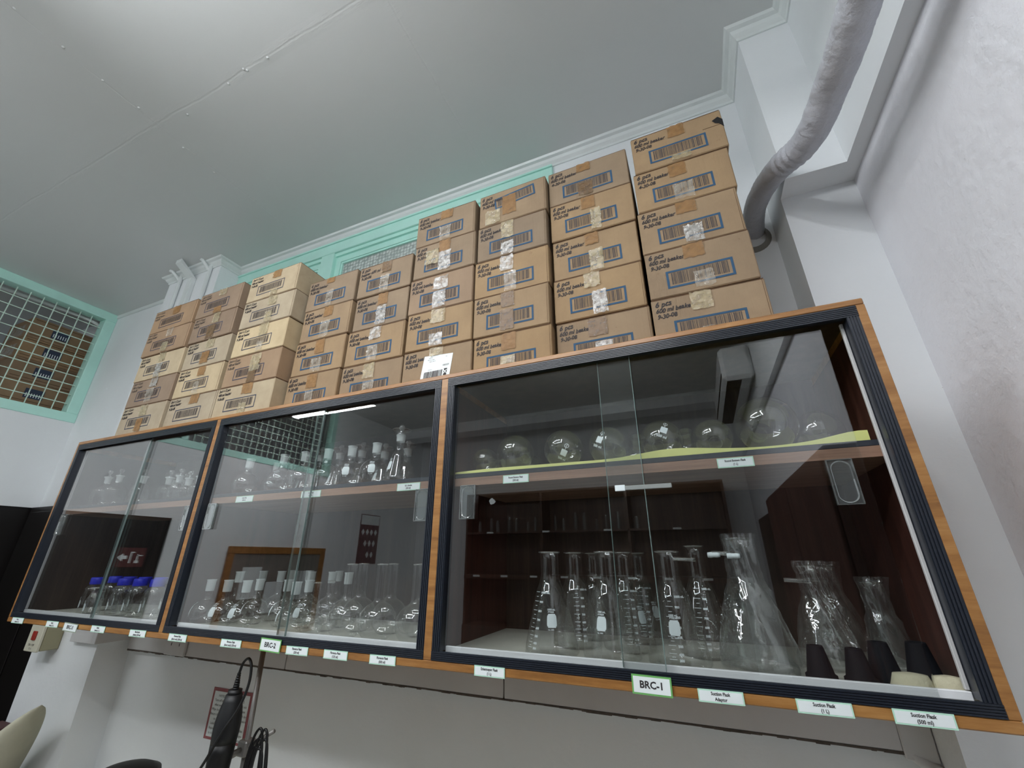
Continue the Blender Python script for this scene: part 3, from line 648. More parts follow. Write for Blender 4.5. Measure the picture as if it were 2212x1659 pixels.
# ------------------------------------------------------------------ glassware
def neck_rim(mb, r, z, c=(0, 0), t=.0022, Mx=None):
    mb.lathe([(r + t * .2, z - t * 1.2), (r + t, z - t * .6), (r + t * 1.1, z), (r + t * .4, z + t * .5), (r - t * .3, z)], rim_m, 24, (c[0], c[1], 0), Mx=Mx)
def smoothstep(t): return t * t * (3 - 2 * t)
def conical_prof(r, h, rn, hn):
    p = [(.0005, .001), (r - .010, .0005), (r - .004, .0025), (r, .008), (r * .992, .014)]
    zs = h - hn; r1 = rn
    for i in range(1, 17):
        t = i / 16; z = .014 + (zs - .014) * t; lin = r * .992 + (r1 - r * .992) * t
        p.append((max(r1, lin + (.0045 * math.sin(PI * max(0, (t - .7) / .3)) * -1 if t > .7 else 0)), z))
    return p + [(r1, h - hn * .5), (r1 + .0006, h - .004), (r1 + .0035, h)]
def round_prof(r, h, rn, flat=.55, zc=None):
    zb = r * .93; p = []
    a0 = math.asin(min(1, flat)); p.append((.0005, .0008)); 
    for i in range(0, 19):
        a = -PI / 2 + a0 + (PI - a0 - math.asin(min(.99, (rn + .004) / r))) * i / 18
        p.append((r * math.cos(a), zb + r * math.sin(a)))
    z0 = p[1][1]; p = [(x, z - z0 + .0008) if i else (x, .0008) for i, (x, z) in enumerate(p)]
    zt = p[-1][1]; p += [(rn + .0012, zt + .005), (rn, zt + .012), (rn, h - .003), (rn + .001, h)]
    return p
def on_cone(prof, z, th, off=.0004):
    for (r0, z0), (r1, z1) in zip(prof, prof[1:]):
        if z0 <= z <= z1 and z1 > z0: r = r0 + (r1 - r0) * (z - z0) / (z1 - z0); break
    else: r = prof[-1][0]
    return ((r + off) * math.cos(th), (r + off) * math.sin(th), z)
def marks(prof, th0, h, scale=True, patch=True, vol='1000 mL', tp=None, mt=enamel_m):
    """enamel graduations and the writing patch, wrapped round the cone"""
    q = MB(); rm = .04
    def strip(ta, tb, za, zb, n=6, m_=None):
        vs = [];
        for i in range(n + 1):
            a = ta + (tb - ta) * i / n; vs += [on_cone(prof, za, a), on_cone(prof, zb, a)]
        q.add(vs, [(2 * i, 2 * i + 2, 2 * i + 3, 2 * i + 1) for i in range(n)], m_ or mt)
    def text(s_, size, th, z):
        vs, fs = text_data(s_, size, 'LEFT', 0, True); rr = math.hypot(*on_cone(prof, z, 0)[:2])
        q.add([on_cone(prof, z + b_, th + a / rr, .0006) for a, b_ in vs], fs, mt)
    if scale:
        zt = h * .60; zb = h * .10; nums = ['1000 mL', '900', '800', '700', '600', '500', '400', '300']
        f = lambda i: zt - (zt - zb) * (1 - (1 - i / 14.) ** 1.25)
        for i in range(15):
            z = f(i); rr = math.hypot(*on_cone(prof, z, 0)[:2]); L = (.012 if i % 2 == 0 else .007) / rr
            strip(th0 - L / 2 - (.0025 / rr if i % 2 == 0 else 0), th0 + L / 2, z - .0004, z + .0004, 3)
            if i % 2 == 0: text(nums[i // 2], .0062, th0 + .010 / rr, z - .0015)
    if patch:
        t1 = tp if tp is not None else th0 + 1.0; zc = h * .34; rr = math.hypot(*on_cone(prof, zc, 0)[:2]); w2 = .011 / rr; hh = .0135
        n = 10
        for i in range(n):                                  # rounded rectangle in bands
            za = zc - hh + 2 * hh * i / n; zb = zc - hh + 2 * hh * (i + 1) / n; e = .78 if i in (0, n - 1) else .95 if i in (1, n - 2) else 1
            strip(t1 - w2 * e, t1 + w2 * e, za, zb + .0001, 6)
        text(vol, .0052, t1 - .011 / rr, zc + hh + .0085); text('PYREX', .0048, t1 - .009 / rr, zc + hh + .0035); text('No. 4980', .0034, t1 - .008 / rr, zc - hh - .004)
    return q
def flask(kind, name, label_, cat, x, y, z, r, h, rn, hn=.04, rz=0., group=None, scale=None, patch=None, frost=0., stopper=None, flare=False, side=False, bag=False, vol='1000 mL'):
    t = thing(name, label_, cat, (x, y, z + .0004), rz, group)
    prof = conical_prof(r, h, rn, hn) if kind == 'cone' else round_prof(r, h, rn)
    q = MB(); zf = h - frost
    if frost:
        body = [p_ for p_ in prof if p_[1] < zf - .001] + [(rn, zf)]
    else: body = prof
    q.lathe(body, flask_m, 40)
    if not frost: neck_rim(q, prof[-1][0] - .001, h)
    q.build('glass_body', t)
    if frost:
        q = MB(); q.lathe([(rn + .0006, zf), (rn + .0012, zf + .004), (rn + .0018, h - .004), (rn + .0034, h - .002), (rn + .0030, h)], frost_m, 28); q.build('frosted_neck', t)
    if side:
        q = MB(); q.tube(spline([(0, 0, h - .032), (-rn - .006, 0, h - .031), (-rn - .026, 0, h - .030), (-rn - .034, 0, h - .030)], 4), .0045, rim_m, 12); q.build('side_arm', t)
    if scale is not None or patch is not None:
        marks(prof, scale if scale is not None else 0, h, scale is not None, patch is not None, vol, patch).build('enamel_markings', t)
    if flare:
        q = MB(); q.lathe([(rn + .003, h - .003), (rn + .006, h + .002), (rn + .016, h + .016), (rn + .018, h + .018)], flask_m, 28); neck_rim(q, rn + .016, h + .0175, t=.0012); q.build('flared_collar', t)
    if stopper:
        q = MB()
        if stopper == 'penny': q.lathe([(rn * .8, h - .008), (rn * .95, h), (rn * 1.15, h + .004), (rn * .45, h + .007), (rn * .40, h + .016), (rn * .75, h + .022), (rn * .8, h + .028), (rn * .6, h + .033), (.0005, h + .034)], rim_m, 24)
        else: q.lathe([(rn * .8, h - .02), (rn * .95, h + .001), (rn * .5, h + .006), (rn * .42, h + .018), (rn * .62, h + .026), (rn * .55, h + .036), (.0005, h + .038)], rim_m, 24)
        q.build('glass_stopper', t)
    if bag:
        rr = random.Random(int(x * 1000)); q = MB(); vs = []; nz, ns = 22, 40
        for j in range(nz + 1):
            zz = .004 + (h + .006) * j / nz
            for k in range(ns):
                a = 2 * PI * k / ns; pr = math.hypot(*on_cone(prof, min(max(zz, .001), h), 0)[:2]) + .003
                pr += .006 * (j / nz) * abs(math.sin(a * 3 + j * .3)) + abs(rr.gauss(0, .0011)) + .002 * math.sin(a * 7 + j * .55)
                vs.append((pr * math.cos(a), pr * math.sin(a), zz))
        q.add(vs, [(j * ns + k, j * ns + (k + 1) % ns, (j + 1) * ns + (k + 1) % ns, (j + 1) * ns + k) for j in range(nz) for k in range(ns)], bag_m, True)
        q.build('plastic_bag', t)
    return t
FR = -PI / 2                                        # direction towards the room
# right bay, bottom: one-litre conical flasks
GE = 'one-litre conical flasks in the right bay'
for (x, y, sc_, pt, txt) in (
    (2.303, .1005, FR - .62, FR + .35, 'leftmost clear conical flask in the front row of the right bay, scale at its left'),
    (2.443, .1005, None, FR - .20, 'clear conical flask with a white writing patch facing front, centre of three'),
    (2.583, .1005, FR - .10, FR + .02, 'clear conical flask of the front row beside the tall suction flask'),
    (2.330, .229, FR + .35, None, 'conical flask standing behind the leftmost one, its scale showing'),
    (2.462, .229, FR + .2, FR + .95, 'conical flask standing behind the centre one of the front row'),
    (2.352, .357, None, None, 'hindmost conical flask at the left of the right bay'),
    (2.484, .357, FR + .1, FR + .9, 'hindmost conical flask behind the centre one of the front row')):
    flask('cone', 'conical_flask', txt, 'flask', x, y, FB, .0636, .222, .0222, .037, 0, GE, scale=sc_, patch=pt)
GS = 'suction flasks in the right bay'
flask('cone', 'suction_flask', 'suction flask with a side arm and thin scale behind the third conical flask', 'flask', 2.640, .230, FB, .064, .236, .021, .05, -.3, GS, scale=FR + .1, side=True)
sf = flask('cone', 'suction_flask', 'large clear suction flask wrapped in film with white tips at its neck', 'flask', 2.735, .126, FB, .074, .248, .024, .055, -.15, GS, side=True, bag=True)
q = MB()
for (dx, dy, dz, rz_) in ((-.050, -.028, .214, .1), (-.010, -.040, .212, -.2)):
    q.lathe([(.0005, -.012), (.0052, -.012), (.0060, -.006), (.0048, 0), (.0055, .006), (.0042, .013), (.0005, .013)], enamel_m, 16, (dx, dy, dz), Mx=Matrix.Rotation(PI / 2, 3, 'Y'))
q.build('white_tip', sf)
flask('cone', 'suction_flask', 'bagged suction flask at the right, nearer the glass', 'flask', 2.872, .215, FB, .056, .192, .019, .042, 0, GS, side=True, bag=True)
flask('cone', 'suction_flask', 'bagged suction flask at the right, at the back', 'flask', 2.925, .335, FB, .056, .190, .019, .042, .3, GS, side=True, bag=True)
flask('cone', 'suction_flask', 'bagged suction flask nearest the right end panel', 'flask', 2.984, .238, FB, .036, .160, .016, .036, .3, GS, side=False, bag=True)
for (x, y, rz_, s, txt) in ((2.826, .072, 0, 1.0, 'left black rubber suction adaptor standing behind the glass'), (2.884, .066, 0, 1.0, 'black rubber suction adaptor second from the left'), (2.932, .108, 0, 1.12, 'black rubber suction adaptor third from the left'), (2.992, .118, 0, 1.15, 'black rubber suction adaptor in the right corner behind the white wads')):
    q = MB(); q.lathe([(.0005, 0), (.0245, 0), (.025, .003), (.025, .012), (.0215, .0145), (.0135, .055), (.0125, .058), (.008, .058), (.007, .050), (.0005, .05)], rubber_m, 36)
    for v in range(len(q.v)): q.v[v] = tuple(c_ * s for c_ in q.v[v])
    tag(q.build('rubber_adaptor', None, (x, y, FB + .0004)), txt, 'adaptor', 'rubber suction adaptors')
for (x, y, a, c_, txt) in ((2.952, .075, .030, .026, 'off-white wad of packing in the right corner, left one'), (3.002, .070, .024, .026, 'off-white wad of packing in the right corner, nearest the end panel')):
    q = MB(); rr = random.Random(int(x * 100)); pr = [(.0005, 0), (a * .8, .0), (a, .005), (a * .98, .010), (a * .8, c_), (a * .3, c_ * 1.08), (.0005, c_ * 1.05)]
    q.lathe(pr, cotton_m, 30); q.v = [(vx * (1 + rr.uniform(-.05, .05)), vy * .62 * (1 + rr.uniform(-.05, .05)), vz) for vx, vy, vz in q.v]
    tag(q.build('packing_wad', None, (x, .058, FB + .0004)), txt, 'packing', 'wads of packing')

# right bay, shelf: round-bottom flasks lying on a yellow sheet
q = MB(); nx, ny = 60, 8; vs = []
for j in range(ny + 1):
    for i in range(nx + 1):
        x = 2.047 + .955 * i / nx; y = .044 + .35 * j / ny
        vs.append((x, y, (0 if j > 1 else (1 - j * .6) * (.004 + .009 * math.exp(-((x - 2.62) / .09) ** 2) + .011 * math.exp(-((x - 2.99) / .06) ** 2))) + SH + .0040 + (.0020 * (1 + math.sin(i * .35 + j)) * .5 + .0035 * math.sin(i * .13) ** 2)))
fs = [(j * (nx + 1) + i, j * (nx + 1) + i + 1, (j + 1) * (nx + 1) + i + 1, (j + 1) * (nx + 1) + i) for j in range(ny) for i in range(nx)]
q.add(vs, fs, yel_m, True); n0 = len(vs); q.add([(x, y, SH + .0006) for x, y, z in vs], [tuple(reversed(f)) for f in fs], yel_m)
q.add([vs[i] for i in range(nx + 1)] + [(vs[i][0], vs[i][1], SH + .0006) for i in range(nx + 1)], [(i, i + 1 + nx, i + 2 + nx, i + 1) for i in range(nx)], yel_m)
tag(q.build('foam_sheet'), 'thin pale yellow foam sheet on the shelf under the round flasks', 'sheet')
def ball_flask(x, y, r, rn, L, yaw, tilt, label_, mark=None, frost=.0):
    t = thing('round_bottom_flask', label_, 'flask', (x, y, SH + .0102 + r), 0, 'round-bottom flasks lying on the shelf')
    ax = Vector((math.sin(yaw) * math.cos(tilt), math.cos(yaw) * math.cos(tilt), math.sin(tilt))); Mx = Vector((0, 0, 1)).rotation_difference(ax).to_matrix()
    prof = [(r * math.sin(a), -r * math.cos(a)) for a in [PI * i / 22 for i in range(0, 22)] if not (a > PI / 2 and r * math.sin(a) < rn + .002)]
    prof[0] = (.0004, -r); zt = prof[-1][1]; prof += [(rn + .001, zt + .004), (rn, zt + .009), (rn, r + L - .0)]
    q = MB(); q.lathe(prof, flask_m, 44, Mx=Mx); q.build('glass_body', t)
    q = MB(); q.lathe([(rn + .0004, r + L * .6), (rn + .0014, r + L - .003), (rn + .0032, r + L), (rn + .001, r + L + .001)], frost2_m, 26, Mx=Mx); q.build('frosted_neck', t)
    if mark:
        q = MB(); ma, mb_ = mark                    # angles on the near side
        def S(a, b_, o=.0005): d = Vector((math.sin(a) * math.cos(b_), -math.cos(a) * math.cos(b_), math.sin(b_))); return d * (r + o)
        def prt(u, v): cs, sn = math.cos(.45), math.sin(.45); return S(ma + (u * cs + v * sn) / r, mb_ + (-u * sn + v * cs) / r)
        n = 5
        for i in range(n):
            for j in range(n):
                a0, a1 = -.0085 + .017 * i / n, -.0085 + .017 * (i + 1) / n; b0, b1 = -.0085 + .017 * j / n, -.0085 + .017 * (j + 1) / n
                q.add([prt(a0, b0), prt(a1, b0), prt(a1, b1), prt(a0, b1)], [(0, 1, 2, 3)], enamel_m)
        vs, fs = text_data('500 ml', .009, 'CENTER', 0, True); q.add([prt(a, b_ - .018) for a, b_ in vs], fs, enamel_m)
        for k in range(16):
            a0, a1 = 2 * PI * k / 16, 2 * PI * (k + 1) / 16
            q.add([prt(.006 * math.cos(a0), .020 + .006 * math.sin(a0)), prt(.006 * math.cos(a1), .020 + .006 * math.sin(a1)), prt(.0047 * math.cos(a1), .020 + .0047 * math.sin(a1)), prt(.0047 * math.cos(a0), .020 + .0047 * math.sin(a0))], [(0, 1, 2, 3)], enamel_m)
        q.add([prt(-.0006, .009), prt(.0006, .009), prt(.0006, .024), prt(-.0006, .024)], [(0, 1, 2, 3)], enamel_m)
        q.build('enamel_markings', t)
for a in ((2.105, .125, .040, .012, .045, .2, .1, 'small round flask at the left end of the upper right shelf', None),
          (2.205, .118, .054, .014, .06, -.1, .1, 'clear round flask second from the left on the upper right shelf', None),
          (2.347, .125, .054, .014, .06, -.2, .12, 'round flask with a white patch near its base, left of the sliding doors overlap', (.28, -.38)),
          (2.470, .128, .052, .014, .06, .1, .1, 'round flask behind the overlap of the two right doors', (-.25, .15)),
          (2.606, .130, .053, .014, .06, -.15, .1, 'round flask with a tilted white patch reading 500 ml', (.22, .28)),
          (2.724, .118, .045, .014, .055, .1, .1, 'round flask just left of the largest one', None),
          (2.842, .128, .0665, .018, .07, 0, .08, 'largest round flask on the upper right shelf', None),
          (2.962, .215, .055, .016, .06, -.2, .08, 'round flask nearest the right end of the shelf', None)): ball_flask(*a)
for a in ((2.166, .335, .052, .018, .03, PI - .1, .62, 'round flask at the back with its frosted neck raised, leftmost of the back row'),
          (2.300, .335, .050, .018, .03, PI + .1, .66, 'round flask at the back with its frosted neck raised, second of the back row'),
          (2.520, .335, .052, .018, .03, PI - .2, .72, 'round flask at the back behind the marked flask, neck raised'),
          (2.668, .335, .052, .018, .03, PI + .1, .78, 'round flask at the back left of the largest one, neck raised')): ball_flask(*a)

# middle bay, bottom
G1 = 'frosted-neck Florence flasks on the floor of the middle bay'
def ords(i): return ['first', 'second', 'third', 'fourth', 'fifth', 'sixth', 'seventh', 'eighth', 'ninth', 'tenth'][i]
for i, (x, y) in enumerate(((1.074, .085), (1.162, .085), (1.204, .172), (1.255, .085), (1.337, .175), (1.434, .175), (1.478, .085))):
    flask('round', 'florence_flask', 'squat frosted-neck flask, %s from left in front row of middle bay floor' % ords(i), 'flask', x, y, FB, .0428, .140, .0118, frost=.036, rz=i, group=G1, patch=(FR + .15 if i % 2 else FR - .6) - i, vol='250 ml')
for i, (x, y) in enumerate(((1.093, .170), (1.090, .268), (1.189, .266), (1.336, .270), (1.436, .270), (1.538, .240))):
    flask('round', 'florence_flask', 'taller frosted-neck flask, %s from left in middle rows of middle bay floor' % ords(i), 'flask', x, y, FB, .046, .163, .0118, frost=.036, rz=i, group=G1)
for i, (x, y) in enumerate(((1.125, .368), (1.222, .366), (1.375, .366))):
    flask('round', 'florence_flask', 'frosted-neck flask against the back panel of the middle bay, %s from the left' % ords(i), 'flask', x, y, FB, .046, .163, .0118, frost=.036, rz=i, group=G1)
for i, (x, y) in enumerate(((1.566, .082), (1.548, .157))):
    flask('round', 'florence_flask', ('small plain-necked flask at the front between the frosted and the tall flasks', 'small plain-necked flask just behind its twin beside the tall flasks')[i], 'flask', x, y, FB, .034, .140, .0105, group='small plain flasks')
for i, (x, y) in enumerate(((1.685, .092), (1.797, .092), (1.922, .092), (1.640, .192), (1.757, .194), (1.872, .190))):
    flask('round', 'florence_flask', 'tall plain-necked flask on middle bay floor, %s row, %s from left' % ('front' if i < 3 else 'back', ords(i % 3)), 'flask', x, y, FB, .052, .192, .0148, group='tall plain-necked Florence flasks')
# middle bay, shelf
for i, (x, y) in enumerate(((1.118, .090), (1.150, .182), (1.300, .090), (1.404, .090), (1.512, .090), (1.618, .090), (1.722, .090))):
    flask('round', 'ground_neck_flask', 'round clear flask with frosted neck on the middle shelf, %s from the left' % ords(i), 'flask', x, y, SH, .0465, .137, .0122, frost=.034, group='frosted-neck flasks on the middle shelf', patch=(FR + .5 if i > 4 else None), vol='500 ml')
GI = 'stoppered iodine flasks on the middle shelf'
for i, (x, y, hh, st, txt) in enumerate(((1.814, .092, .155, 1, 'conical iodine flask with wide flared collar and stopper at the right of the middle shelf'), (1.108, .285, .150, 1, 'stoppered conical flask at the back left of the middle shelf'), (1.215, .270, .145, 1, 'stoppered conical flask at the back, second on the middle shelf'),
        (1.360, .200, .150, 1, 'stoppered conical flask behind the fourth round flask of the middle shelf'), (1.455, .200, .150, 1, 'flared conical flask behind the fifth round flask of the middle shelf'), (1.560, .200, .150, 1, 'flared conical flask with a round stopper behind the sixth round flask'), (1.665, .200, .135, 1, 'flared conical flask behind the seventh round flask of the middle shelf'), (1.768, .195, .135, 1, 'flared conical flask behind the rightmost iodine flask'))):
    flask('cone', 'iodine_flask', txt, 'flask', x, y, SH, .042, hh, .0125, .03, i, GI, frost=.022, stopper='penny', flare=True, patch=FR - .4 - i if i % 2 == 0 else None, vol='250 ml')
# left bay, shelf
for i, (x, y, r, h_) in enumerate(((.118, .11, .044, .142), (.212, .11, .044, .142), (.408, .11, .036, .125), (.480, .20, .034, .115), (.555, .20, .034, .112), (.592, .115, .033, .108), (.662, .115, .033, .110), (.730, .115, .031, .095), (.800, .115, .032, .098), (.870, .115, .032, .100), (.655, .215, .033, .105), (.760, .215, .033, .105))):
    t = thing('reagent_bottle', 'clear glass-stoppered bottle on the left shelf, %s' % ['leftmost large one', 'second large one', 'third, half behind the door edge', 'cloudy one at the back, left', 'cloudy one at the back, second', 'fourth of the front row', 'fifth of the front row', 'sixth of the front row', 'seventh of the front row', 'rightmost of the front row', 'back row behind the fifth', 'back row behind the seventh'][i], 'bottle', (x, y, SH + .0004), 0, 'stoppered reagent bottles')
    hb = h_ * .62; rn = .0115
    q = MB(); q.lathe([(.0005, .001), (r - .004, .0), (r, .005), (r, hb * .82), (r * .93, hb * .94), (r * .7, hb * 1.06), (rn + .003, hb * 1.18), (rn, hb * 1.25), (rn, h_ - .022)], flask_m, 32); q.build('glass_body', t)
    q = MB(); q.lathe([(rn, h_ - .030), (rn + .001, h_ - .006), (rn + .006, h_ - .003), (rn + .005, h_)], frost_m, 24); q.build('frosted_neck', t)
    q = MB(); q.lathe([(rn * .8, h_ - .004), (rn * .9, h_ + .001), (rn * .4, h_ + .006), (rn * .4, h_ + .014), (rn * .85, h_ + .020), (rn * .8, h_ + .030), (.0005, h_ + .032)], rim_m, 20); q.build('glass_stopper', t)
# left bay, floor: blue-capped bottles
for i, (x, y) in enumerate(((.302, .12), (.500, .12), (.603, .12), (.713, .12), (.232, .215), (.340, .215), (.450, .215), (.558, .215), (.664, .215))):
    t = thing('media_bottle', 'square-shouldered clear bottle with blue screw cap, %s row, %s from the left' % (('front', ords(i)) if i < 4 else ('back', ords(i - 4))), 'bottle', (x, y, FB + .0004), i, 'blue-capped bottles')
    q = MB(); q.lathe([(.0005, .001), (.031, 0), (.035, .004), (.035, .085), (.032, .096), (.022, .106), (.0195, .110), (.0195, .116)], flask_m, 32); q.build('glass_body', t)
    q = MB(); q.lathe([(.0235, .108), (.0245, .110), (.0245, .131), (.0225, .134), (.0005, .1345)], bluecap_m, 32); q.build('screw_cap', t)
    prof = [(.035, 0), (.035, .09)]
    marks(prof, FR, .11, False, True, '250 ml', FR - .3 - i).build('enamel_markings', t)
for i, (x, y) in enumerate(((.400, .085), (.437, .170 - .0))):
    if i: x, y = .425, .152
    t = thing('stoppered_bottle', ('uncapped clear bottle with ribbed neck at the front of the left bay floor', 'clear bottle with ribbed clear neck standing behind the uncapped front one')[i], 'bottle', (x if not i else .408, y if not i else .148, FB + .0004), 0)
    q = MB(); q.lathe([(.0005, .001), (.024, 0), (.027, .004), (.027, .060), (.020, .075), (.0165, .080), (.0165, .084), (.018, .085), (.0165, .088), (.018, .090), (.0165, .093), (.018, .096), (.016, .100)], flask_m, 30); neck_rim(q, .0155, .10); q.build('glass_body', t)
    marks([(.027, 0), (.027, .07)], FR, .09, False, True, '100 ml', FR - .2).build('enamel_markings', t)
    if i: 
        for ch in t.children: ch.scale = (.72, .72, 1)

# ------------------------------------------------------------------ the wrapped duct at the right
pts = [(3.035, 0.6, 1.415), (3.028, 0.469, 1.433), (3.048, 0.361, 1.432), (3.076, 0.247, 1.397), (3.11, 0.169, 1.368), (3.131, 0.089, 1.356), (3.147, -0.013, 1.363), (3.149, -0.101, 1.349), (3.152, -0.193, 1.348), (3.159, -0.275, 1.355), (3.170, -0.356, 1.365), (3.165, -.50, 1.42), (3.15, -.62, 1.60), (3.14, -.65, 1.9), (3.14, -.65, 2.19)]
P = spline(pts, 26); rad = []
rr = random.Random(3)
for i, p in enumerate(P):
    t_ = i / len(P); rad.append(.036 + .006 * smoothstep(min(1, t_ * 2.2)) + .0004 * math.sin(i * .37) + rr.uniform(-.00025, .00025) + (.0018 * math.sin(i * .8) if 78 < i < 104 else 0))
q = MB(); q.tube(P, rad, wrap_m, 36)
rr = random.Random(11)
q.v = [(x + rr.gauss(0, .00035), y + rr.gauss(0, .00035), z + rr.gauss(0, .00035)) for x, y, z in q.v]
duct = tag(q.build('insulated_duct'), 'thick silver-grey tape-wrapped duct curving from the back wall up to the ceiling', 'pipe')
q = MB(); q.lathe([(.045, .012), (.056, .010), (.066, -.003), (.070, -.012)], grout_m, 28, (3.022, YB - .0, 1.385), Mx=Matrix.Rotation(PI / 2, 3, 'X')); q.build('mortar_collar', duct)

# ------------------------------------------------------------------ cable runs on the left pillar
def run(pts, r, name, label_, m=white_m, flat=1.0):
    q = MB(); q.tube(spline(pts, 8), r, m, 14, flat=flat); return tag(q.build(name), label_, 'conduit', 'white conduits on the left pillar')
run([(-.640, .350, ZC - .002), (-.628, .372, ZC - .012), (-.600, .405, 2.13), (-.592, .411, 2.06), (-.592, .411, .76)], .0115, 'cable_conduit', 'leftmost white conduit bending from the ceiling down the left pillar')
run([(-.300, .355, ZC - .002), (-.292, .372, ZC - .012), (-.262, .405, 2.12), (-.256, .411, 2.05), (-.256, .411, .76)], .0115, 'cable_conduit', 'rightmost white conduit bending from the ceiling down the left pillar')
q = MB(); q.box(-.475, -.415, .400, PY - .0005, .76, 2.10, white_m, .002); q.box(-.468, -.422, .397, .401, .76, 2.10, white_m, .001)
q.add([(-.475, .400, 2.10), (-.415, .400, 2.10), (-.415, PY, 2.10), (-.475, PY, 2.10), (-.475, .30, ZC - .03), (-.415, .30, ZC - .03), (-.415, .30, ZC - .001), (-.475, .30, ZC - .001)], [(0, 1, 5, 4), (2, 3, 7, 6), (1, 2, 6, 5), (3, 0, 4, 7), (4, 5, 6, 7)], white_m)
tag(q.build('cable_trunking'), 'square white trunking between the two round conduits on the left pillar', 'trunking', 'white conduits on the left pillar')

# ------------------------------------------------------------------ below the cabinet
tr = thing('wall_trunking', 'white cable trunking along the wall under the cabinet with a grimy lower edge', 'trunking', (0, 0, 0))
q = MB()
for a, c_ in ((-.165 + .03, .98), (.984, 1.98), (1.984, 3.03)): q.box(a, c_, YB - .03, YB - .0005, -.190, -.030, trunk_m, .002)
q.box(-.165, -.135, PY - .03, YB - .0005, -.150, -.03, trunk_m, .002); q.box(-.36, -.1655, PY - .03, PY - .0005, -.150, -.03, trunk_m, .002); q.build('trunking_cover', tr)
q = MB(); rr = random.Random(2); x = -.13
while x < 3.03:
    d_ = rr.uniform(.01, .05); q.box(x, min(x + d_, 3.04), YB - .0305, YB - .0005, -.1935 - rr.uniform(0, .0035), -.190, grime_shade_m); x += d_
q.build('grimy_shaded_edge', tr)
q = MB(); q.box(3.03, 3.095, YB - .034, YB - .0005, -.205, -.03, trunk_m, .003); q.tube(spline([(3.04, YB - .02, -.19), (3.08, YB - .03, -.215), (3.20, YB - .06, -.26), (3.26, YB - .16, -.34), (3.285, YB - .17, -.5)], 6), .013, trunk_m); q.build('corner_joint', tr)
so = thing('wall_socket', 'white double socket with eight slots on the trunking under the left of the cabinet', 'socket', (.262, YB - .031, -.128))
q = MB(); q.box(-.075, .075, -.012, 0, -.062, .062, trunk_m, .003); q.build('socket_plate', so)
q = MB()
for cx_ in (-.03, .03):
    q.box(cx_ - .009, cx_ - .005, -.0126, -.0116, .004, .016, darkgap_m); q.box(cx_ + .005, cx_ + .009, -.0126, -.0116, .004, .016, darkgap_m); q.box(cx_ - .002, cx_ + .002, -.0126, -.0116, -.022, -.010, darkgap_m); q.box(cx_ - .004, cx_ + .006, -.0126, -.0116, .026, .030, darkgap_m)
q.build('socket_slots', so)
eb = thing('breaker_box', 'cream and olive breaker box with a red switch on the left pillar below the cabinet', 'electrical box', (-.560, PY - .0005, -.135))
q = MB(); q.box(-.057, .060, -.075, 0, -.062, .085, olive_m, .004); q.build('box_body', eb)
q = MB(); q.box(-.060, .062, -.090, -.076, -.064, .087, cream_m, .003); q.build('front_cover', eb)
q = MB(); q.box(-.012, .022, -.097, -.0905, -.012, .028, red_m, .002); q.build('red_switch', eb)
q = MB(); put_text(q, 'ON / OFF', .014, .0, -.0905 - .0006, -.034, ink_m); put_text(q, '15 A', .013, .0, -.0911, -.050, ink_m); q.build('printed_text', eb)
# red-bordered notice on the wall
nt = thing('wall_notice', 'red-bordered white notice on the wall behind the black tool', 'notice', (.672, YB - .0005, -.388), 0)
q = MB(); q.box(-.125, .125, -.002, 0, -.092, .092, maroon_m); q.build('notice_border', nt)
q = MB(); q.box(-.112, .112, -.003, -.0021, -.082, .080, paper_m); q.build('notice_sheet', nt)
q = MB()
for j, s_ in enumerate(('NOTICE', 'Turn off the unit', 'after every use', 'Wipe the bench dry', 'Return the glassware', 'to its shelf', 'Label the bottles', 'Report breakages', 'to the technician')):
    put_text(q, s_, .0125, -.058, -.0036, .064 - j * .0165, bars_m); put_text(q, s_, .0125, .062, -.0036, .056 - j * .0165, bars_m)
q.build('notice_text', nt)
# counter (below the frame) that carries the stand
q = MB(); q.box(-.10, 3.09, -.12, YB - .001, -.76, -.72, cream_m, .004); q.box(-.06, 3.05, -.06, YB - .002, ZF, -.76, cupb_m)
tag(q.build('work_counter'), 'long laboratory counter under the cabinet, just below the picture', 'counter')
# lab stand with hanging tool
st = thing('laboratory_stand', 'grey steel rod stand rising in front of the wall under the BRC-2 label', 'stand', (1.352, .12, -.72))
q = MB(); q.box(-.10, .10, -.07, .07, 0, .02, steel_m, .004); q.build('stand_base', st)
q = MB(); q.tube([(.012, 0, .02), (-.006, 0, .695)], .0075, steel_m, 16); q.build('stand_rod', st)
q = MB(); q.tube([(.098, .0, .500), (-.075, -.01, .408)], .0055, steel_m, 12); q.tube([(-.075, -.01, .408), (-.045, -.045, .400), (.0, -.050, .404)], .005, steel_m, 10); q.build('clamp_arm', st)
q = MB(); q.box(-.018, .018, -.018, .018, .432, .470, steel_m, .004); q.tube([(0, -.018, .45), (0, -.045, .45)], .006, steel_m, 10); q.build('boss_head', st)
tl = thing('corded_stirrer', 'black corded hand tool clamped upright in front of the red-bordered notice', 'tool', (1.342, .045, -.72), 0)
ax0, ax1 = Vector((.0, .0, .26)), Vector((.006, .005, .632))
def tool(t0, t1, rs, m, nm, fl=1.0, seg=28):
    n = len(rs); pts_ = [ax0.lerp(ax1, t0 + (t1 - t0) * i / (n - 1)) for i in range(n)]; q = MB(); q.tube(pts_, rs, m, seg, flat=fl); return q.build(nm, tl)
tool(0, .60, [.027, .0275, .028, .028, .0285, .029, .029, .0285, .029, .030, .031, .0315], tool_m, 'tool_barrel')
tool(.60, .90, [.0315, .033, .0335, .033, .031, .028, .024, .021], tool2_m, 'motor_cover')
tool(.89, .93, [.018, .018], tool_m, 'end_collar'); 
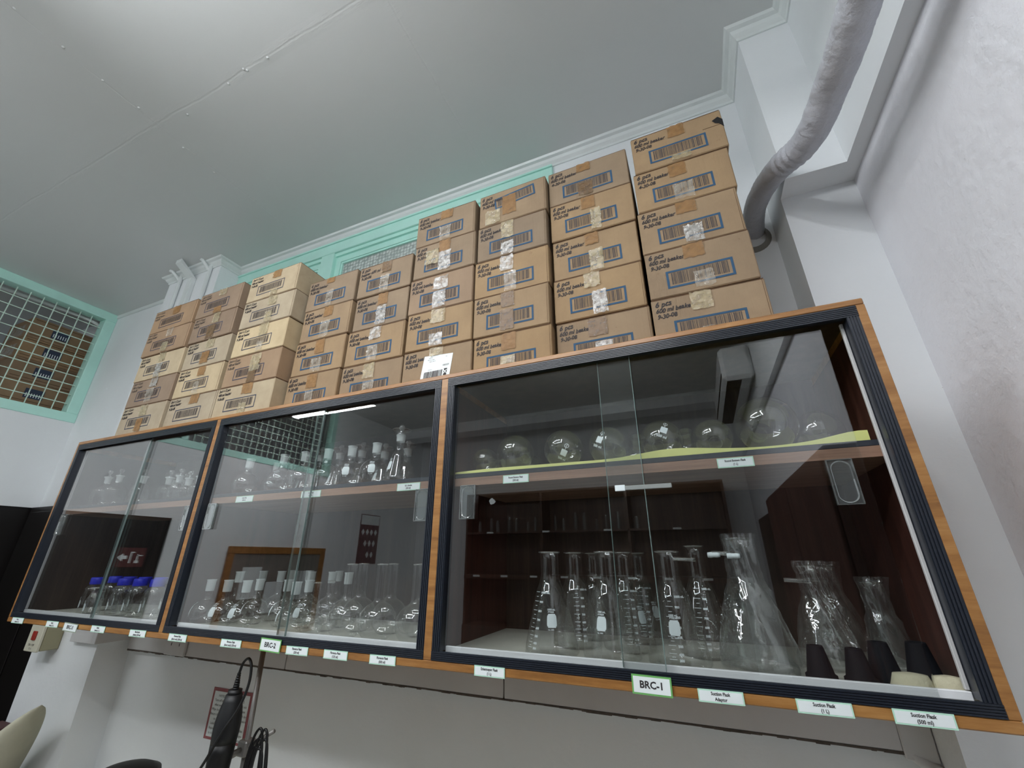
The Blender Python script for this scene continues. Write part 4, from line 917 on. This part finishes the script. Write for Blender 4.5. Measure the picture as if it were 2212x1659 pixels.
for k in range(7): tool(.93 + k * .016, .942 + k * .016, [.0085 - k * .0006, .0085 - k * .0006], tool_m, 'strain_relief')
q = MB(); q.box(-.012, -.002, -.033, -.028, .36, .43, steel_m, .001); q.build('metal_clip', tl)
q = MB(); q.tube(spline([(.006, .004, .640), (.016, .004, .672), (.036, .004, .684), (.055, .002, .665), (.060, .0, .62), (.052, -.01, .57), (.034, -.030, .52), (.010, -.040, .465), (-.020, -.038, .42), (-.045, -.03, .36), (-.06, -.02, .27), (-.07, 0, .10), (-.04, .03, .02), (.04, .05, .006)], 10), .0036, tool_m, 10); q.build('power_cord', tl)
q = MB(); rr = random.Random(4)
cp = []
for k in range(5):
    x0 = .012 + .007 * k; hh = .02 * (k % 3)
    cp += [(x0, -.03, .24), (x0 - .004, -.026, .42 + hh * .4), (x0 + .018, -.024, .50 - hh), (x0 + .040, -.022, .47 - hh), (x0 + .055 + .004 * k, -.026, .24), (x0 + .04, -.03, .16)]
cp += [(.03, -.03, .05), (.06, -.05, .022), (.12, -.07, .005)]
q.tube(spline(cp, 8), .0034, tool_m, 8); tag(q.build('coiled_cable', None, (1.372, .13, -.72)), 'black cable hanging in loops from the stand clamp', 'cable')
# dark curved top of an appliance, bottom edge of the picture
q = MB(); q.lathe([(.11, 0), (.115, .19), (.11, .212), (.08, .226), (.04, .233), (.0005, .235)], tool_m, 40); tag(q.build('black_appliance', None, (.53, .30, -.72)), 'black domed appliance just peeping over the bottom edge of the picture', 'appliance')
# beige covered equipment at bottom-left
q = MB(); vs = []; nz, ns = 26, 34; rr = random.Random(8)
for j in range(nz + 1):
    t_ = j / nz; z = .0 + .395 * t_
    cx_ = -.10 + .30 * t_ ** 1.5; rx = .125 * (1 - t_ ** 1.5) ** .9 + .004; ry = .10 * (1 - t_ ** 3) ** .7 + .003
    for k in range(ns):
        a = 2 * PI * k / ns; w2 = 1 + .05 * math.sin(a * 5 + j * .12) * (1 - t_)
        vs.append((cx_ + rx * w2 * math.cos(a), ry * w2 * math.sin(a), z))
q.add(vs, [(j * ns + k, j * ns + (k + 1) % ns, (j + 1) * ns + (k + 1) % ns, (j + 1) * ns + k) for j in range(nz) for k in range(ns)], beige_m, True)
tag(q.build('dust_cover', None, (-.35, .28, -.76)), 'beige cloth-covered pointed equipment at the bottom left corner', 'cover')
q = MB(); q.box(-.74, -.108, .1, .41, ZF, -.765, cupb_m, .004); tag(q.build('side_table'), 'low wooden table beyond the left end of the counter', 'table')
t = thing('brown_box_pile', 'small brown and white printed carton at the bottom left edge of the picture', 'box', (-.660, .355, -.764)); q = MB(); q.box(-.07, .07, -.05, .05, 0, .245, simple('maroon_carton', srgb(70, 42, 40), .7), .002); q.build('carton_body', t)
q = MB()
for zz in (.05, .11, .165, .205): q.box(-.0702, .0705, -.0506, .0505, zz, zz + .006, paper_m)
q.build('white_bands', t)
# dark cupboard in the recess left of the pillar
dc = thing('tall_dark_cupboard', 'almost black tall cupboard in the recess left of the pillar', 'cupboard', ((XL + PX0) / 2, YB - .02, ZF))
w2 = (PX0 - XL) / 2 - .003
q = MB(); q.box(-w2, w2, -.02, .018, 0, .575 - ZF, darkp_m, .003); q.build('cupboard_body', dc)
q = MB(); q.box(-w2 + .03, -.008, -.026, -.021, .05, .54 - ZF, darkp_m, .002); q.build('cupboard_door', dc)
q = MB(); q.box(.008, w2 - .03, -.026, -.021, .05, .54 - ZF, darkp_m, .002); q.build('cupboard_door', dc)

# ------------------------------------------------------------------ the rest of the room, seen in the glass
oc = thing('opposite_cupboard', 'dark wooden glass-fronted cupboard across the room', 'cupboard', (1.2, -4.78, ZF))
q = MB(); hT = 1.13 - ZF
q.box(-1.75, 1.80, -.40, -.36, 0, hT, cupb_m); q.box(-1.75, 1.80, -.40, 0, hT - .03, hT, cupb_m, .003); q.box(-1.75, 1.80, -.40, .02, .0, .9, cupb_m, .003)
for x in (-1.75, -.58, .60, 1.77): q.box(x, x + .03, -.36, 0, .9, hT - .03, cupb_m)
for z in (0.0, .56): q.box(-1.72, 1.77, -.36, 0, z - ZF, z - ZF + .025, cupb_m)
q.box(-1.75, 1.8, 0, .012, -.03 - ZF, .02 - ZF, cupb_m); q.build('cupboard_body', oc)
for k in range(8):
    q = MB(); x = -1.6 + k * .43; q.box(x, x + .10, .0125, .0135, -.006 - ZF, .018 - ZF, paper_m); q.build('paper_label', oc)
for k in range(4):
    q = MB(); x = -1.4 + k * .85; q.box(x, x + .10, .001, .002, .563 - ZF, .585 - ZF, paper_m); q.build('paper_label', oc)
# simple tall cylinders and flasks on its shelf
r9 = random.Random(21)
for k in range(16):
    x = -.38 + k * .148 + (k > 6) * .12 + (k > 13) * .1; hh = r9.uniform(.14, .24); q = MB(); r = r9.uniform(.018, .03)
    q.lathe([(.0005, 0), (r * 1.3, 0), (r * 1.3, .006), (r, .01), (r, hh * .8), (r * .7, hh * .85), (r * .75, hh)], rim_m, 14)
    tag(q.build('glass_cylinder', None, (x, -4.90 - (k % 2) * .09, .5857)), 'clear glass cylinder in the cupboard across the room', 'cylinder', 'glass cylinders across the room')
ac = thing('air_conditioner', 'white split air conditioner high on the right wall behind the camera', 'air conditioner', (3.265, -3.3, 1.60))
q = MB(); q.box(-.24, 0, -.70, .70, 0, .30, ac_m, .03); q.build('unit_body', ac)
q = MB(); q.box(-.21, -.10, -.66, .66, -.004, .001, darkgap_m); q.box(-.246, -.239, -.66, .66, .06, .075, darkgap_m); q.build('air_outlet', ac)
q = MB(); q.box(XR - .05, XR - .001, -4.43, -2.75, ZF + .001, .62, simple('brown_door', srgb(58, 38, 28), .5), .004); d2 = struct(q.build('door_2'), 'dark brown door in the right wall behind the camera', 'door')
wr = thing('added_wardrobe', 'tall dark brown wooden cupboard against the right wall beside the camera', 'cupboard', (XR - .10, -1.60, ZF))  # unseen block added for a dark reflection in the cabinet glass
q = MB(); q.box(-.09, .099, -.80, .80, 0, .62 - ZF, side_m, .004); q.build('cupboard_body', wr)
for k in range(2): q = MB(); q.box(-.105, -.091, -.78 + k * .79, -.01 + k * .79, .08, .60 - ZF, side_m, .003); dd_ = q.build('cupboard_door', wr)
nb = thing('notice_board', 'wood-framed notice board on the left wall below the mesh', 'notice board', (XL, -2.65, -.10))
q = MB()
for a in ((-.62, .62, .38, .45), (-.62, .62, -.45, -.38), (-.62, -.55, -.38, .38), (.55, .62, -.38, .38)): q.box(.001, .025, a[0], a[1], a[2], a[3], wood_m, .003)
q.build('board_frame', nb); q = MB(); q.box(.001, .012, -.55, .55, -.38, .38, simple('felt', srgb(120, 118, 112), .9)); q.build('board_panel', nb)
for y0_, z0_ in ((-.45, -.1), (-.1, -.2), (.2, -.05)): q = MB(); q.box(.0125, .014, y0_, y0_ + .22, z0_, z0_ + .3, paper_m); q.build('pinned_sheet', nb)
ps = thing('hazard_poster', 'tall maroon poster of diamond hazard symbols on the left wall', 'poster', (XL, -4.05, .16))
q = MB(); q.box(.001, .004, -.2, .2, 0, .66, simple('maroon_poster', srgb(96, 52, 62), .6)); q.build('poster_sheet', ps)
q = MB(); q.box(.0042, .005, -.19, .19, .52, .65, paper_m); q.build('poster_heading', ps)
q = MB()
for row, n in ((.42, 4), (.27, 3), (.12, 2)):
    for i in range(n):
        y = -.13 + .087 * i + (4 - n) * .02; q.add([(.0052, y, row - .045), (.0052, y + .032, row), (.0052, y, row + .045), (.0052, y - .032, row)], [(0, 1, 2, 3)], paper_m)
q.build('hazard_symbols', ps)
ex = thing('exit_sign', 'red fire exit sign with arrow and running figure on the black door', 'sign', (XL - .019, -1.20, .17))
q = MB(); q.box(0, .004, -.11, .11, 0, .15, simple('red_sign', srgb(84, 36, 36), .6)); q.build('sign_plate', ex)
q = MB(); X_ = .0046
q.add([(X_, .09, .075), (X_, .05, .105), (X_, .05, .088), (X_, .02, .088), (X_, .02, .062), (X_, .05, .062), (X_, .05, .045)], [(0, 1, 2, 3, 4, 5, 6)], paper_m)
q.box(X_ - .0003, X_, -.01, .0, .03, .11, paper_m); q.box(X_ - .0003, X_, -.03, .0, .11, .118, paper_m); q.box(X_ - .0003, X_, -.06, -.05, .05, .10, paper_m); q.box(X_ - .0003, X_, -.09, -.05, .085, .093, paper_m); q.box(X_ - .0003, X_, -.07, -.04, .03, .05, paper_m); q.build('sign_symbols', ex)

# ------------------------------------------------------------------ lift everything so the floor is at z = 0
for o in list(SC.objects):
    if o.parent is None and o is not cam: o.location.z += ZB
